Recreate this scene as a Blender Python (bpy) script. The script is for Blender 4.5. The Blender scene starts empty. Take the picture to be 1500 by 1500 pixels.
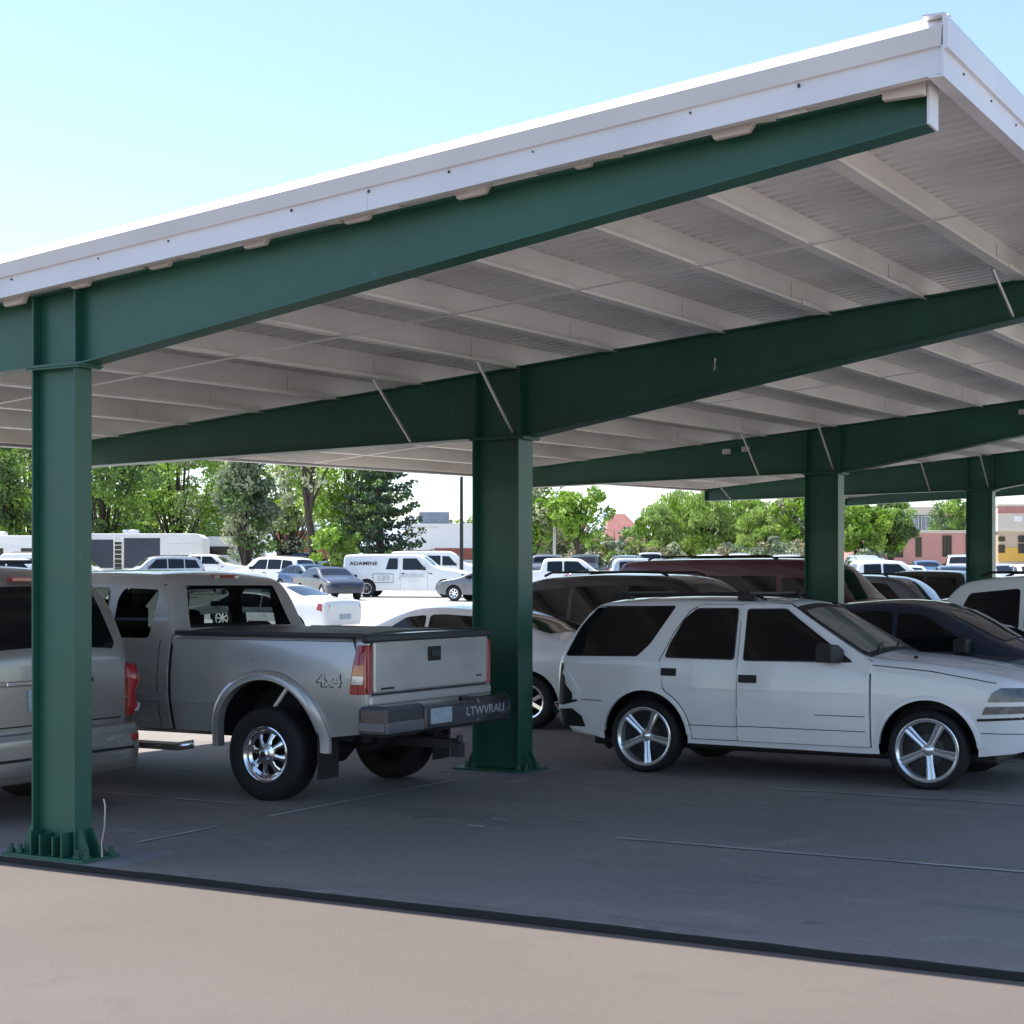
import bpy, bmesh, math, random
from mathutils import Vector, Matrix
random.seed(7)
S = bpy.context.scene
COL = S.collection
CS, SN = 0.8704, 0.4924          # heading of the view: world X runs along the frames, Y along the carport
CAMH = 1.75
def terr(x, y):                   # height of the lot: level under the roof, rising gently beyond
    d = -SN*x + CS*y
    if d < 26: return 0.0
    if d < 34: return 0.024*(d-26)**2/16
    if d < 210: return 0.024*(d-30)
    return 0.024*180 + 0.004*(d-210)
def wp(px, d):                    # a bearing and a distance -> plan position
    r = (px-750)/2400.0*d
    return (r*CS - d*SN, r*SN + d*CS)
# ------------------------------------------------------------------ materials
def newmat(name):
    m = bpy.data.materials.new(name); m.use_nodes = True
    return m, m.node_tree, m.node_tree.nodes['Principled BSDF']
def mat(name, col, rough=0.6, metal=0.0, coat=0.0, noise=None, bump=None, spec=0.5, emis=None, col2=None, trans=0.0, alpha=None):
    m, nt, p = newmat(name)
    p.inputs['Base Color'].default_value = (*col, 1)
    p.inputs['Roughness'].default_value = rough
    p.inputs['Metallic'].default_value = metal
    p.inputs['Coat Weight'].default_value = coat
    p.inputs['Coat Roughness'].default_value = 0.04
    p.inputs['Specular IOR Level'].default_value = spec
    if trans: p.inputs['Transmission Weight'].default_value = trans
    if alpha is not None: p.inputs['Alpha'].default_value = alpha
    tc = nt.nodes.new('ShaderNodeTexCoord')
    if noise:
        sc, amt = noise
        n = nt.nodes.new('ShaderNodeTexNoise'); n.inputs['Scale'].default_value = sc; n.inputs['Detail'].default_value = 6
        nt.links.new(tc.outputs['Object'], n.inputs['Vector'])
        r = nt.nodes.new('ShaderNodeValToRGB')
        c2 = col2 or tuple(c*(1-amt) for c in col)
        r.color_ramp.elements[0].position = 0.32; r.color_ramp.elements[1].position = 0.68
        r.color_ramp.elements[0].color = (*c2, 1); r.color_ramp.elements[1].color = (*tuple(min(1, c*(1+amt*.4)) for c in col), 1)
        nt.links.new(n.outputs['Fac'], r.inputs['Fac']); nt.links.new(r.outputs['Color'], p.inputs['Base Color'])
        mr = nt.nodes.new('ShaderNodeMapRange'); mr.inputs['To Min'].default_value = max(0, rough-.08); mr.inputs['To Max'].default_value = min(1, rough+.1)
        nt.links.new(n.outputs['Fac'], mr.inputs['Value']); nt.links.new(mr.outputs['Result'], p.inputs['Roughness'])
    if bump:
        sc, st = bump
        n = nt.nodes.new('ShaderNodeTexNoise'); n.inputs['Scale'].default_value = sc; n.inputs['Detail'].default_value = 4
        nt.links.new(tc.outputs['Object'], n.inputs['Vector'])
        b = nt.nodes.new('ShaderNodeBump'); b.inputs['Strength'].default_value = st; b.inputs['Distance'].default_value = 0.02
        nt.links.new(n.outputs['Fac'], b.inputs['Height']); nt.links.new(b.outputs['Normal'], p.inputs['Normal'])
    return m
def paint(name, col, metal=0.0, rough=0.35):
    return mat(name, col, rough, metal, 0.8, noise=(1.7, 0.07), bump=(1.3, 0.02))
def ground_mat(name, c1, c2, c3, rough=0.85, grain=1.0):
    m, nt, p = newmat(name); p.inputs['Roughness'].default_value = rough
    tc = nt.nodes.new('ShaderNodeTexCoord')
    def noise(sc, det=8, dist=0):
        n = nt.nodes.new('ShaderNodeTexNoise'); n.inputs['Scale'].default_value = sc; n.inputs['Detail'].default_value = det
        n.inputs['Distortion'].default_value = dist
        nt.links.new(tc.outputs['Object'], n.inputs['Vector']); return n
    a = noise(0.35, 5, .6); r = nt.nodes.new('ShaderNodeValToRGB')
    r.color_ramp.elements[0].position = .35; r.color_ramp.elements[1].position = .65
    r.color_ramp.elements[0].color = (*c1, 1); r.color_ramp.elements[1].color = (*c2, 1)
    nt.links.new(a.outputs['Fac'], r.inputs['Fac'])
    b = noise(2.2, 6, 1.2); r2 = nt.nodes.new('ShaderNodeValToRGB')
    r2.color_ramp.elements[0].position = .58; r2.color_ramp.elements[1].position = .72
    r2.color_ramp.elements[0].color = (0, 0, 0, 1); r2.color_ramp.elements[1].color = (.6, .6, .6, 1)
    nt.links.new(b.outputs['Fac'], r2.inputs['Fac'])
    mx = nt.nodes.new('ShaderNodeMix'); mx.data_type = 'RGBA'
    nt.links.new(r2.outputs['Color'], mx.inputs['Factor']); nt.links.new(r.outputs['Color'], mx.inputs['A']); mx.inputs['B'].default_value = (*c3, 1)
    g = noise(90, 3); mg = nt.nodes.new('ShaderNodeMix'); mg.data_type = 'RGBA'; mg.blend_type = 'MULTIPLY'
    rg = nt.nodes.new('ShaderNodeMapRange'); rg.inputs['From Min'].default_value = .3; rg.inputs['From Max'].default_value = .7
    rg.inputs['To Min'].default_value = 1-.2*grain; rg.inputs['To Max'].default_value = 1+.15*grain
    nt.links.new(g.outputs['Fac'], rg.inputs['Value']); mg.inputs['Factor'].default_value = 1
    nt.links.new(mx.outputs['Result'], mg.inputs['A']); nt.links.new(rg.outputs['Result'], mg.inputs['B'])
    nt.links.new(mg.outputs['Result'], p.inputs['Base Color'])
    bp = nt.nodes.new('ShaderNodeBump'); bp.inputs['Strength'].default_value = .35; bp.inputs['Distance'].default_value = .008
    nt.links.new(g.outputs['Fac'], bp.inputs['Height']); nt.links.new(bp.outputs['Normal'], p.inputs['Normal'])
    return m
def leafmat(name, col, tr=0.35):
    m, nt, p = newmat(name)
    p.inputs['Roughness'].default_value = .6
    tc = nt.nodes.new('ShaderNodeTexCoord'); n = nt.nodes.new('ShaderNodeTexNoise'); n.inputs['Scale'].default_value = .9; n.inputs['Detail'].default_value = 5
    nt.links.new(tc.outputs['Object'], n.inputs['Vector'])
    r = nt.nodes.new('ShaderNodeValToRGB'); r.color_ramp.elements[0].position = .35; r.color_ramp.elements[1].position = .65
    r.color_ramp.elements[0].color = (*tuple(c*.6 for c in col), 1); r.color_ramp.elements[1].color = (*tuple(c*1.25 for c in col), 1)
    nt.links.new(n.outputs['Fac'], r.inputs['Fac']); nt.links.new(r.outputs['Color'], p.inputs['Base Color'])
    t = nt.nodes.new('ShaderNodeBsdfTranslucent'); nt.links.new(r.outputs['Color'], t.inputs['Color'])
    mx = nt.nodes.new('ShaderNodeMixShader'); mx.inputs['Fac'].default_value = tr
    out = nt.nodes['Material Output']
    nt.links.new(p.outputs[0], mx.inputs[1]); nt.links.new(t.outputs[0], mx.inputs[2]); nt.links.new(mx.outputs[0], out.inputs[0])
    return m
M = {}
M['green'] = mat('green_steel_paint', (.018, .104, .066), .42, 0, .08, noise=(1.1, .22), bump=(2.0, .04))
def weather(m, sc, lo, hi, col, vec=(1, 1, 1), amt=.7):
    nt = m.node_tree; p = nt.nodes['Principled BSDF']; src = p.inputs['Base Color'].links[0].from_socket
    tc = nt.nodes.new('ShaderNodeTexCoord'); mp = nt.nodes.new('ShaderNodeMapping'); mp.inputs['Scale'].default_value = vec
    n = nt.nodes.new('ShaderNodeTexNoise'); n.inputs['Scale'].default_value = sc; n.inputs['Detail'].default_value = 7; n.inputs['Roughness'].default_value = .65
    r = nt.nodes.new('ShaderNodeMapRange'); r.inputs['From Min'].default_value = lo; r.inputs['From Max'].default_value = hi; r.inputs['To Max'].default_value = amt
    mx = nt.nodes.new('ShaderNodeMix'); mx.data_type = 'RGBA'; mx.inputs['B'].default_value = (*col, 1)
    nt.links.new(tc.outputs['Object'], mp.inputs['Vector']); nt.links.new(mp.outputs[0], n.inputs['Vector']); nt.links.new(n.outputs['Fac'], r.inputs['Value'])
    nt.links.new(r.outputs[0], mx.inputs['Factor']); nt.links.new(src, mx.inputs['A']); nt.links.new(mx.outputs['Result'], p.inputs['Base Color'])
weather(M['green'], 7, .66, .72, (.09, .15, .12)); weather(M['green'], 3.1, .70, .74, (.11, .075, .05), (1, 1, .5)); weather(M['green'], 1.2, .55, .8, (.035, .14, .10), (1, 1, .25), .5)
M['deck'] = mat('roof_sheet', (.84, .83, .82), .42, .0, noise=(.9, .16))
M['purlin'] = mat('purlin_paint', (.86, .83, .78), .45, .0, noise=(.8, .15))
M['white'] = mat('white_trim', (.78, .76, .78), .4, noise=(1.3, .12))
M['trim_beige'] = mat('beige_trim', (.70, .63, .58), .45, noise=(1.5, .1))
M['galv'] = mat('galvanised', (.62, .62, .60), .35, .7, noise=(8, .2))
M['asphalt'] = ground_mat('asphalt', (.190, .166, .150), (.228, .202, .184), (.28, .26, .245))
M['fore'] = ground_mat('sunlit_concrete', (.106, .085, .076), (.124, .101, .091), (.097, .080, .072), grain=.45)
weather(M['asphalt'], 1.9, .63, .70, (.06, .058, .056), amt=.55); weather(M['asphalt'], .8, .58, .66, (.115, .11, .108), (.25, 2.2, 1), .5); weather(M['asphalt'], 9, .68, .71, (.04, .038, .036), amt=.7); weather(M['asphalt'], 1.1, .64, .70, (.30, .29, .285), (.6, 1.6, 1), .6)
weather(M['fore'], 1.3, .58, .7, (.11, .09, .085), (1, .6, 1), .45); weather(M['fore'], 11, .70, .73, (.07, .06, .055), amt=.6)
M['lot_glare'] = ground_mat('glare_paving', (.46, .45, .43), (.54, .53, .51), (.40, .39, .37))  # open lot asphalt, with the sun's glare put into its pale colour
M['pad'] = ground_mat('pad_concrete', (.19, .19, .20), (.23, .23, .24), (.16, .16, .17))
M['kerb'] = mat('black_edge', (.012, .012, .013), .8, noise=(4, .3))
M['stripe'] = mat('worn_stripe', (.44, .435, .43), .85, noise=(2.2, .3), col2=(.20, .185, .172))
M['tyre'] = mat('tyre', (.012, .012, .013), .75, noise=(9, .3))
M['dark'] = mat('black_plastic', (.010, .010, .011), .6)
M['plastic'] = mat('dark_grey_plastic', (.028, .028, .034), .45, noise=(12, .2))
M['chrome'] = mat('chrome', (.80, .80, .82), .12, 1)
M['darkchrome'] = mat('worn_dark_chrome', (.085, .085, .10), .22, .8, .5, noise=(6, .3)); M['alloy'] = mat('polished_alloy', (.85, .86, .88), .22, .8, .5)
M['glass'] = mat('dark_glass', (.004, .005, .006), .04, 0, .1, spec=.5)
M['shade'] = mat('windscreen_with_sunshade', (.16, .175, .15), .25, 0, 1.0, noise=(3, .25), spec=.8)
M['red'] = mat('red_lens', (.36, .012, .014), .15, 0, 1)
M['amber'] = mat('amber_lens', (.75, .22, .03), .15, 0, 1)
M['clear'] = mat('clear_lens', (.62, .62, .62), .12, .3, 1)
M['lamp'] = mat('headlamp_lens', (.16, .165, .17), .22, .1, .6, noise=(14, .5))
M['plate'] = mat('number_plate', (.42, .50, .56), .4, noise=(20, .25))
M['suvwhite'] = paint('white_car_paint', (.87, .855, .86))
M['white2'] = paint('white_background_paint', (.78, .78, .77))
M['tan'] = paint('pewter_paint', (.52, .505, .49), .45, .30)
M['tan2'] = paint('sand_metallic_paint', (.36, .335, .305), .5, .32)
M['black'] = paint('black_paint', (.012, .012, .014))
M['navy'] = paint('navy_paint', (.012, .018, .038), 0, .45)
M['maroon'] = paint('maroon_paint', (.085, .015, .022))
M['silver'] = paint('silver_paint', (.52, .53, .55), .5)
M['greycar'] = paint('grey_paint', (.13, .14, .16), .4)
M['blue'] = paint('blue_paint', (.04, .09, .19), .2)
M['redcar'] = paint('red_paint', (.42, .03, .03))
M['beige'] = paint('beige_paint', (.48, .44, .37), .2)
M['bark'] = mat('bark', (.075, .058, .045), .9, noise=(6, .4), bump=(10, .5))
tg, ntg, pg = newmat('tinted_glass')
pg.inputs['Base Color'].default_value = (.04, .052, .048, 1); pg.inputs['Roughness'].default_value = 0; pg.inputs['Transmission Weight'].default_value = 1; pg.inputs['IOR'].default_value = 1.02
pg.inputs['Coat Weight'].default_value = .3; pg.inputs['Coat Roughness'].default_value = .02
M['tint'] = tg
# ------------------------------------------------------------------ mesh building
class MB:
    def __init__(s): s.v = []; s.f = []; s.mi = []; s.m = 0
    def add(s, vs, fs, m=None):
        o = len(s.v); s.v += [tuple(v) for v in vs]
        for f in fs: s.f.append([i+o for i in f]); s.mi.append(s.m if m is None else m)
    def box(s, a, b, m=None):
        (x0, y0, z0), (x1, y1, z1) = a, b
        s.add([(x0,y0,z0),(x1,y0,z0),(x1,y1,z0),(x0,y1,z0),(x0,y0,z1),(x1,y0,z1),(x1,y1,z1),(x0,y1,z1)],
              [(0,3,2,1),(4,5,6,7),(0,1,5,4),(1,2,6,5),(2,3,7,6),(3,0,4,7)], m)
    def sweep(s, sec, A, B, m=None):     # same section (list of offset vectors) at A and B
        n = len(sec); vs = [Vector(A)+Vector(q) for q in sec]+[Vector(B)+Vector(q) for q in sec]
        fs = [(i, (i+1) % n, (i+1) % n+n, i+n) for i in range(n)]+[tuple(range(n))[::-1], tuple(range(n, 2*n))]
        s.add(vs, fs, m)
    def tube(s, pts, r, n=8, m=None):
        pts = [Vector(p) for p in pts]; rs = r if isinstance(r, (list, tuple)) else [r]*len(pts); rings = []
        for i, p in enumerate(pts):
            t = (pts[min(i+1, len(pts)-1)]-pts[max(i-1, 0)]).normalized()
            u = t.cross(Vector((0, 0, 1)) if abs(t.z) < .9 else Vector((1, 0, 0))).normalized(); w = t.cross(u)
            rings.append([p+rs[i]*(u*math.cos(6.2832*k/n)+w*math.sin(6.2832*k/n)) for k in range(n)])
        vs = [q for r_ in rings for q in r_]; fs = []
        for i in range(len(pts)-1):
            for k in range(n): fs.append((i*n+k, i*n+(k+1) % n, (i+1)*n+(k+1) % n, (i+1)*n+k))
        fs += [tuple(range(n))[::-1], tuple(range((len(pts)-1)*n, len(pts)*n))]
        s.add(vs, fs, m)
    def lathe_y(s, prof, n=40, cx=0, cz=0, m=None, close=False):  # prof: (radius, y)
        vs = []; k = len(prof)
        for i in range(n):
            a = 6.28318*i/n; vs += [(cx+r*math.cos(a), y, cz+r*math.sin(a)) for r, y in prof]
        fs = []
        for i in range(n):
            j = (i+1) % n
            for q in range(k if close else k-1):
                q2 = (q+1) % k; fs.append((i*k+q, i*k+q2, j*k+q2, j*k+q))
        s.add(vs, fs, m)
    def build(s, name, mats, parent=None, smooth=None, bevel=0, loc=None):
        me = bpy.data.meshes.new(name); me.from_pydata(s.v, [], s.f); 
        mats = mats if isinstance(mats, (list, tuple)) else [mats]
        for m in mats: me.materials.append(m)
        for p, i in zip(me.polygons, s.mi): p.material_index = i
        bm = bmesh.new(); bm.from_mesh(me); bmesh.ops.recalc_face_normals(bm, faces=bm.faces); bm.to_mesh(me); bm.free()
        o = bpy.data.objects.new(name, me); COL.objects.link(o)
        if parent: o.parent = parent
        if loc: o.location = loc
        if smooth is not None:
            for p in me.polygons: p.use_smooth = True
            me.set_sharp_from_angle(angle=math.radians(smooth))
        if bevel:
            b = o.modifiers.new('bevel', 'BEVEL'); b.width = bevel; b.segments = 2; b.limit_method = 'ANGLE'; b.angle_limit = .6
        return o
def empty(name, label, cat, loc=(0, 0, 0), rz=0, group=None, parent=None):
    o = bpy.data.objects.new(name, None); COL.objects.link(o); o.location = loc; o.rotation_euler = (0, 0, rz)
    if label: o['label'] = label
    if cat: o['category'] = cat
    if group: o['group'] = group
    if parent: o.parent = parent
    o.empty_display_size = .2
    return o
def tag(o, label, cat, group=None):
    o['label'] = label; o['category'] = cat
    if group: o['group'] = group
    return o
def struct(o): o['kind'] = 'structure'; return o
def copy_tree(o, parent=None):
    c = o.copy(); COL.objects.link(c); c.parent = parent
    for ch in list(o.children): copy_tree(ch, c)
    return c
def text(name, body, size, m, parent, loc, rot, extr=.002, sx=1):
    c = bpy.data.curves.new(name, 'FONT'); c.body = body; c.size = size; c.extrude = extr; c.materials.append(m)
    c.align_x = 'CENTER'; c.align_y = 'CENTER'; c.offset = size*.012
    o = bpy.data.objects.new(name, c); COL.objects.link(o)
    dg = bpy.context.evaluated_depsgraph_get(); dg.update(); me = bpy.data.meshes.new_from_object(o.evaluated_get(dg)); bpy.data.objects.remove(o)
    o = bpy.data.objects.new(name, me); COL.objects.link(o)
    o.parent = parent; o.location = loc; o.rotation_euler = rot; o.scale = (sx, 1, 1)
    return o
# ------------------------------------------------------------------ vehicles
def chaikin(P, n=2):
    for _ in range(n):
        Q = [P[0]]
        for a, b in zip(P[:-1], P[1:]):
            Q += [(a[0]*.8+b[0]*.2, a[1]*.8+b[1]*.2), (a[0]*.2+b[0]*.8, a[1]*.2+b[1]*.8)]
        P = Q+[P[-1]]
    return P
def lerp(P, x):
    if x <= P[0][0]: return P[0][1]
    for a, b in zip(P[:-1], P[1:]):
        if x <= b[0]: return a[1] if b[0]-a[0] < 1e-9 else a[1]+(b[1]-a[1])*(x-a[0])/(b[0]-a[0])
    return P[-1][1]
class Shape:
    def __init__(s, top, bottom, W, belt, tumble=.3, tuck=.05, r=.08, crown=.03, rf=.25, rr=.12, hwx=None, sm=2, bulge=.02):
        s.top = chaikin(top, sm); s.bot = bottom; s.W = W/2; s.belt = belt; s.tumble = tumble; s.tuck = tuck; s.r = r; s.crown = crown
        s.L = top[-1][0]; s.x0 = top[0][0]; s.rf = rf; s.rr = rr; s.hwx = hwx; s.bulge = bulge
    def hw(s, x):
        w = s.W if not s.hwx else lerp(s.hwx, x)
        def rnd(d, R): return 0 if d >= R else (1-math.sqrt(max(0, 1-((R-d)/R)**2)))
        w -= rnd(x-s.x0, s.rr)*s.rr*.9 + rnd(s.L-x, s.rf)*s.rf*.9
        return w
    def geo(s, x):
        T = lerp(s.top, x); B = lerp(s.bot, x); b = lerp(s.belt, x); W = s.hw(x)
        return T, B, b, W, min(lerp(s.r, x) if isinstance(s.r, list) else s.r, (T-B)*.45)
    def y(s, x, z):
        T, B, b, W, r = s.geo(x); zc = B+.55*(min(b, T)-B); y = W
        if z < zc: y -= s.tuck*((zc-z)/(zc-B+1e-6))**2
        elif z <= b: y -= s.bulge*((z-zc)/(b-zc+1e-6))**2
        if z > b: y -= s.bulge + (z-b)*s.tumble
        if z > T-r: y -= r*(1-math.sqrt(max(0, 1-((z-T+r)/r)**2)))
        return max(.02, y)
    def topz(s, x, y):
        T, B, b, W, r = s.geo(x); yc = s.y(x, T)
        return T+s.crown*(1-min(1, (y/yc)**2))*min(1, (T-B)/.8)
    def ring(s, x):
        T, B, b, W, r = s.geo(x); zs = []
        lo = B; hi = T-r; n = 12
        bb = min(max(b, lo+.05), hi-.02) if hi-lo > .15 else (lo+hi)/2
        for i in range(8): zs.append(lo+(bb-lo)*i/7)
        for i in range(1, 6): zs.append(bb+(hi-bb)*i/5)
        for a in (20, 40, 60, 78, 90): zs.append(hi+r*math.sin(math.radians(a)))
        P = [(0, B), (s.y(x, B)*.6, B)]+[(s.y(x, z), z) for z in zs]
        yc = s.y(x, T)
        for k in (.85, .6, .3, 0): P.append((yc*k, s.topz(x, yc*k)))
        return P
    def body(s, extra=(), step=.09):
        xs = {round(p[0], 4) for p in s.top}|{round(s.x0+s.rr*t, 4) for t in (.02, .08, .2, .4, .7, 1)}|{round(s.L-s.rf*t, 4) for t in (.0, .02, .08, .2, .4, .7, 1)}
        x = s.x0
        while x < s.L: xs.add(round(x, 4)); x += step
        xs = sorted(x for x in xs if s.x0 <= x <= s.L); q = [xs[0]]
        for x in xs[1:]:
            if x-q[-1] > .0015: q.append(x)
        mb = MB(); rings = []
        for x in q:
            R = s.ring(x); full = [(x, -y, z) for y, z in R]+[(x, y, z) for y, z in R[-2:0:-1]]
            rings.append(full)
        n = len(rings[0]); vs = [v for r_ in rings for v in r_]; fs = []
        for i in range(len(rings)-1):
            for k in range(n): fs.append((i*n+k, i*n+(k+1) % n, (i+1)*n+(k+1) % n, (i+1)*n+k))
        fs += [tuple(range(n)), tuple(range((len(rings)-1)*n, len(rings)*n))[::-1]]
        mb.add(vs, fs); return mb
    def side(s, poly, sgn, off=.004, skirt=True, rows=7, dx=.06, mb=None, m=None):
        mb = mb or MB(); xs = sorted({p[0] for p in poly}); a, b = xs[0], xs[-1]; n = max(2, int((b-a)/dx))
        xs = sorted({round(v, 4) for v in xs+[a+(b-a)*i/n for i in range(n+1)]}); cols = []
        e = min(.002, (b-a)*.05)
        for x in xs:
            xx = min(max(x, a+e), b-e); zz = []
            for (p, q) in zip(poly, poly[1:]+poly[:1]):
                if (p[0]-xx)*(q[0]-xx) <= 0 and abs(p[0]-q[0]) > 1e-6: zz.append(p[1]+(q[1]-p[1])*(xx-p[0])/(q[0]-p[0]))
            if not zz: continue
            lo, hi = min(zz), max(zz); cols.append([(x, lo+(hi-lo)*k/rows) for k in range(rows+1)])
        def P(x, z, o): return (x, sgn*(s.y(min(max(x, s.x0), s.L), z)+o), z)
        R = rows+1; vs = [P(x, z, off) for c in cols for x, z in c]; fs = []
        N = len(cols)
        for i in range(N-1):
            for k in range(rows): fs.append((i*R+k, (i+1)*R+k, (i+1)*R+k+1, i*R+k+1))
        if skirt:
            bd = [(i, 0) for i in range(N)]+[(N-1, k) for k in range(1, R)]+[(i, R-1) for i in range(N-2, -1, -1)]+[(0, k) for k in range(R-2, 0, -1)]
            o = len(vs); vs += [P(*cols[i][k], -.012) for i, k in bd]; nb = len(bd)
            for j in range(nb):
                i, k = bd[j]; i2, k2 = bd[(j+1) % nb]; fs.append((i*R+k, i2*R+k2, o+(j+1) % nb, o+j))
        mb.add(vs, fs, m); return mb
    def over(s, x0, x1, w0, w1, off=.006, n=12, k=12, y0=None, y1=None, mb=None, m=None, corner=0):
        # patch on the upper skin between stations x0 and x1, half widths w0/w1 (or y ranges)
        mb = mb or MB(); rows = []
        for i in range(n+1):
            t = i/n; x = x0+(x1-x0)*t; e = 1e-3*(1 if s.L > 3 else .5)
            dz = (lerp(s.top, min(x+.01, s.L))-lerp(s.top, max(x-.01, s.x0)))
            dx = (min(x+.01, s.L)-max(x-.01, s.x0)); l = math.hypot(dx, dz) or 1; nx, nz = -dz/l, dx/l
            w = w0+(w1-w0)*t
            if corner: w -= corner*max(0, 1-min(t, 1-t)/.12)**2
            A, B = (-w, w) if y0 is None else (y0[0]+(y1[0]-y0[0])*t, y0[1]+(y1[1]-y0[1])*t)
            rows.append([(x+nx*off, A+(B-A)*j/k, s.topz(x, A+(B-A)*j/k)+nz*off) for j in range(k+1)])
        K = k+1; vs = [v for r_ in rows for v in r_]
        mb.add(vs, [(i*K+j, i*K+j+1, (i+1)*K+j+1, (i+1)*K+j) for i in range(n) for j in range(k)], m); return mb
def boolean(o, cutters):
    par = o.parent; o.parent = None
    for c in cutters:
        md = o.modifiers.new('cut', 'BOOLEAN'); md.operation = 'DIFFERENCE'; md.object = c; md.solver = 'EXACT'; md.material_mode = 'TRANSFER'
    dg = bpy.context.evaluated_depsgraph_get(); dg.update()
    me = bpy.data.meshes.new_from_object(o.evaluated_get(dg)); old = o.data; o.modifiers.clear(); o.data = me; o.parent = par
    for p in me.polygons: p.use_smooth = True
    me.set_sharp_from_angle(angle=math.radians(33))
    for c in cutters: bpy.data.objects.remove(c)
def wells(xs, W, R, z, depth=.34):
    mb = MB()
    for x in xs:
        for sg in (-1, 1):
            a, b = sg*(W/2-depth), sg*(W/2+.2)
            n = 40; vs = [(x+R*math.cos(6.28318*k/n+.01), yy, z+R*math.sin(6.28318*k/n+.01)) for yy in (a, b) for k in range(n)]
            mb.add(vs, [tuple(range(n)), tuple(range(n, 2*n))]+[(k, (k+1) % n, (k+1) % n+n, k+n) for k in range(n)])
    return mb.build('well_cutter', M['dark'])
def wheel(parent, x, y, R, rimR, width, style, sgn, full=True):
    w = empty('wheel', None, None, (x, y, R), 0, parent=parent)
    t = MB(); h = width/2; s = rimR
    prof = [(s-.012, -h*.75), (s+.01, -h*.95), ((R+s)/2, -h*1.02), (R-.025, -h*.96), (R-.004, -h*.78), (R, -h*.4), (R, h*.4), (R-.004, h*.78), (R-.025, h*.96), ((R+s)/2, h*1.02), (s+.01, h*.95), (s-.012, h*.75)]
    t.lathe_y(prof, 44 if full else 20, close=True); t.build('tyre', M['tyre'], w, 50)
    r = MB(); f = sgn*h                                   # outer side at +f
    n = 44 if full else 18
    r.lathe_y([(s-.035, f*.1), (s-.03, f*.72), (s-.022, f*.86), (s-.004, f*.93), (s+.006, f*.90), (s-.003, f*.7)], n, m=0)
    r.lathe_y([(.0001, f*.12), (s-.03, f*.05)], n, m=1)
    if style == 'five':
        for k in range(5):
            a = -1.43+k*6.28318/5
            def q(rad, lat, yy): return (rad*math.cos(a)-lat*math.sin(a), yy, rad*math.sin(a)+lat*math.cos(a))
            v = []
            for rad, hw_, yo, yi in ((.03, .034, f*.52, f*.30), (.10, .029, f*.66, f*.34), (s-.02, .040, f*.90, f*.5)):
                v += [q(rad, -hw_, yo-f*.10), q(rad, -hw_*.55, yo), q(rad, 0, yo-f*.09), q(rad, hw_*.55, yo), q(rad, hw_, yo-f*.10), q(rad, hw_*.6, yi), q(rad, -hw_*.6, yi)]
            r.add(v, [(i*7+j, i*7+(j+1) % 7, (i+1)*7+(j+1) % 7, (i+1)*7+j) for i in range(2) for j in range(7)], 0)
        r.lathe_y([(.0001, f*.66), (.03, f*.64), (.052, f*.5), (.055, f*.2)], 20, m=0)
        r.lathe_y([(.0001, f*.3), (s*.5, f*.25), (s*.5, f*.1)], 28, m=2)
    elif style == 'steel8':
        ring = [(s-.03, f*.62), (s-.055, f*.50)]
        r.lathe_y(ring, n, m=0)
        for k in range(8):
            a = k*6.28318/8+.2
            def q(rad, lat, yy): return (rad*math.cos(a)-lat*math.sin(a), yy, rad*math.sin(a)+lat*math.cos(a))
            v = []
            for rad, hw_, yo in ((.07, .028, f*.74), (.12, .020, f*.66), (s-.05, .038, f*.5)):
                v += [q(rad, -hw_, yo-f*.08), q(rad, -hw_*.5, yo), q(rad, hw_*.5, yo), q(rad, hw_, yo-f*.08), q(rad, hw_*.7, yo-f*.3), q(rad, -hw_*.7, yo-f*.3)]
            r.add(v, [(i*6+j, i*6+(j+1) % 6, (i+1)*6+(j+1) % 6, (i+1)*6+j) for i in range(2) for j in range(6)], 0)
        r.lathe_y([(.0001, f*1.05), (.03, f*1.04), (.045, f*.98), (.05, f*.85), (.085, f*.78), (.09, f*.5)], 24, m=0)
        r.lathe_y([(.0001, f*1.055), (.022, f*1.055)], 16, m=1)
    else:
        for k in range(7):
            a = k*6.28318/7
            c, sn_ = math.cos(a), math.sin(a); hw_ = .022
            v = [(.02*c+hw_*sn_*j, yy, .02*sn_-hw_*c*j) for j in (-1, 1) for yy in (f*.6, f*.3)]+[((s-.02)*c+hw_*sn_*j, yy, (s-.02)*sn_-hw_*c*j) for j in (-1, 1) for yy in (f*.75, f*.45)]
            r.add(v, [(0, 2, 6, 4), (0, 4, 5, 1), (2, 3, 7, 6), (1, 5, 7, 3)], 0)
        r.lathe_y([(.0001, f*.66), (.05, f*.6), (.055, f*.2)], 14, m=0)
    r.build('rim', [M['alloy'] if style == 'five' else M['chrome'], M['dark'], M['plastic']], w, 40)
    return w
def arc(cx, cz, R, a0, a1, n=14): return [(cx+R*math.cos(math.radians(a0+(a1-a0)*i/n)), cz+R*math.sin(math.radians(a0+(a1-a0)*i/n))) for i in range(n+1)]
def rounded(P, rad=.04, n=4):
    out = []; N = len(P)
    for i in range(N):
        a, b, c = Vector(P[i-1]), Vector(P[i]), Vector(P[(i+1) % N]); u = (a-b); v = (c-b); r_ = min(rad, u.length*.45, v.length*.45)
        p, q = b+u.normalized()*r_, b+v.normalized()*r_
        for k in range(n+1):
            t = k/n; w = p*(1-t)**2+b*2*t*(1-t)+q*t*t; out.append((w.x, w.y))
    return out
def swell(P, d=.013):
    cx = sum(p[0] for p in P)/len(P); cz = sum(p[1] for p in P)/len(P); mx = max(abs(p[0]-cx) for p in P); mz = max(abs(p[1]-cz) for p in P)
    return [(cx+(x-cx)*(1+d/mx), cz+(z-cz)*(1+d/mz)) for x, z in P]
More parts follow.
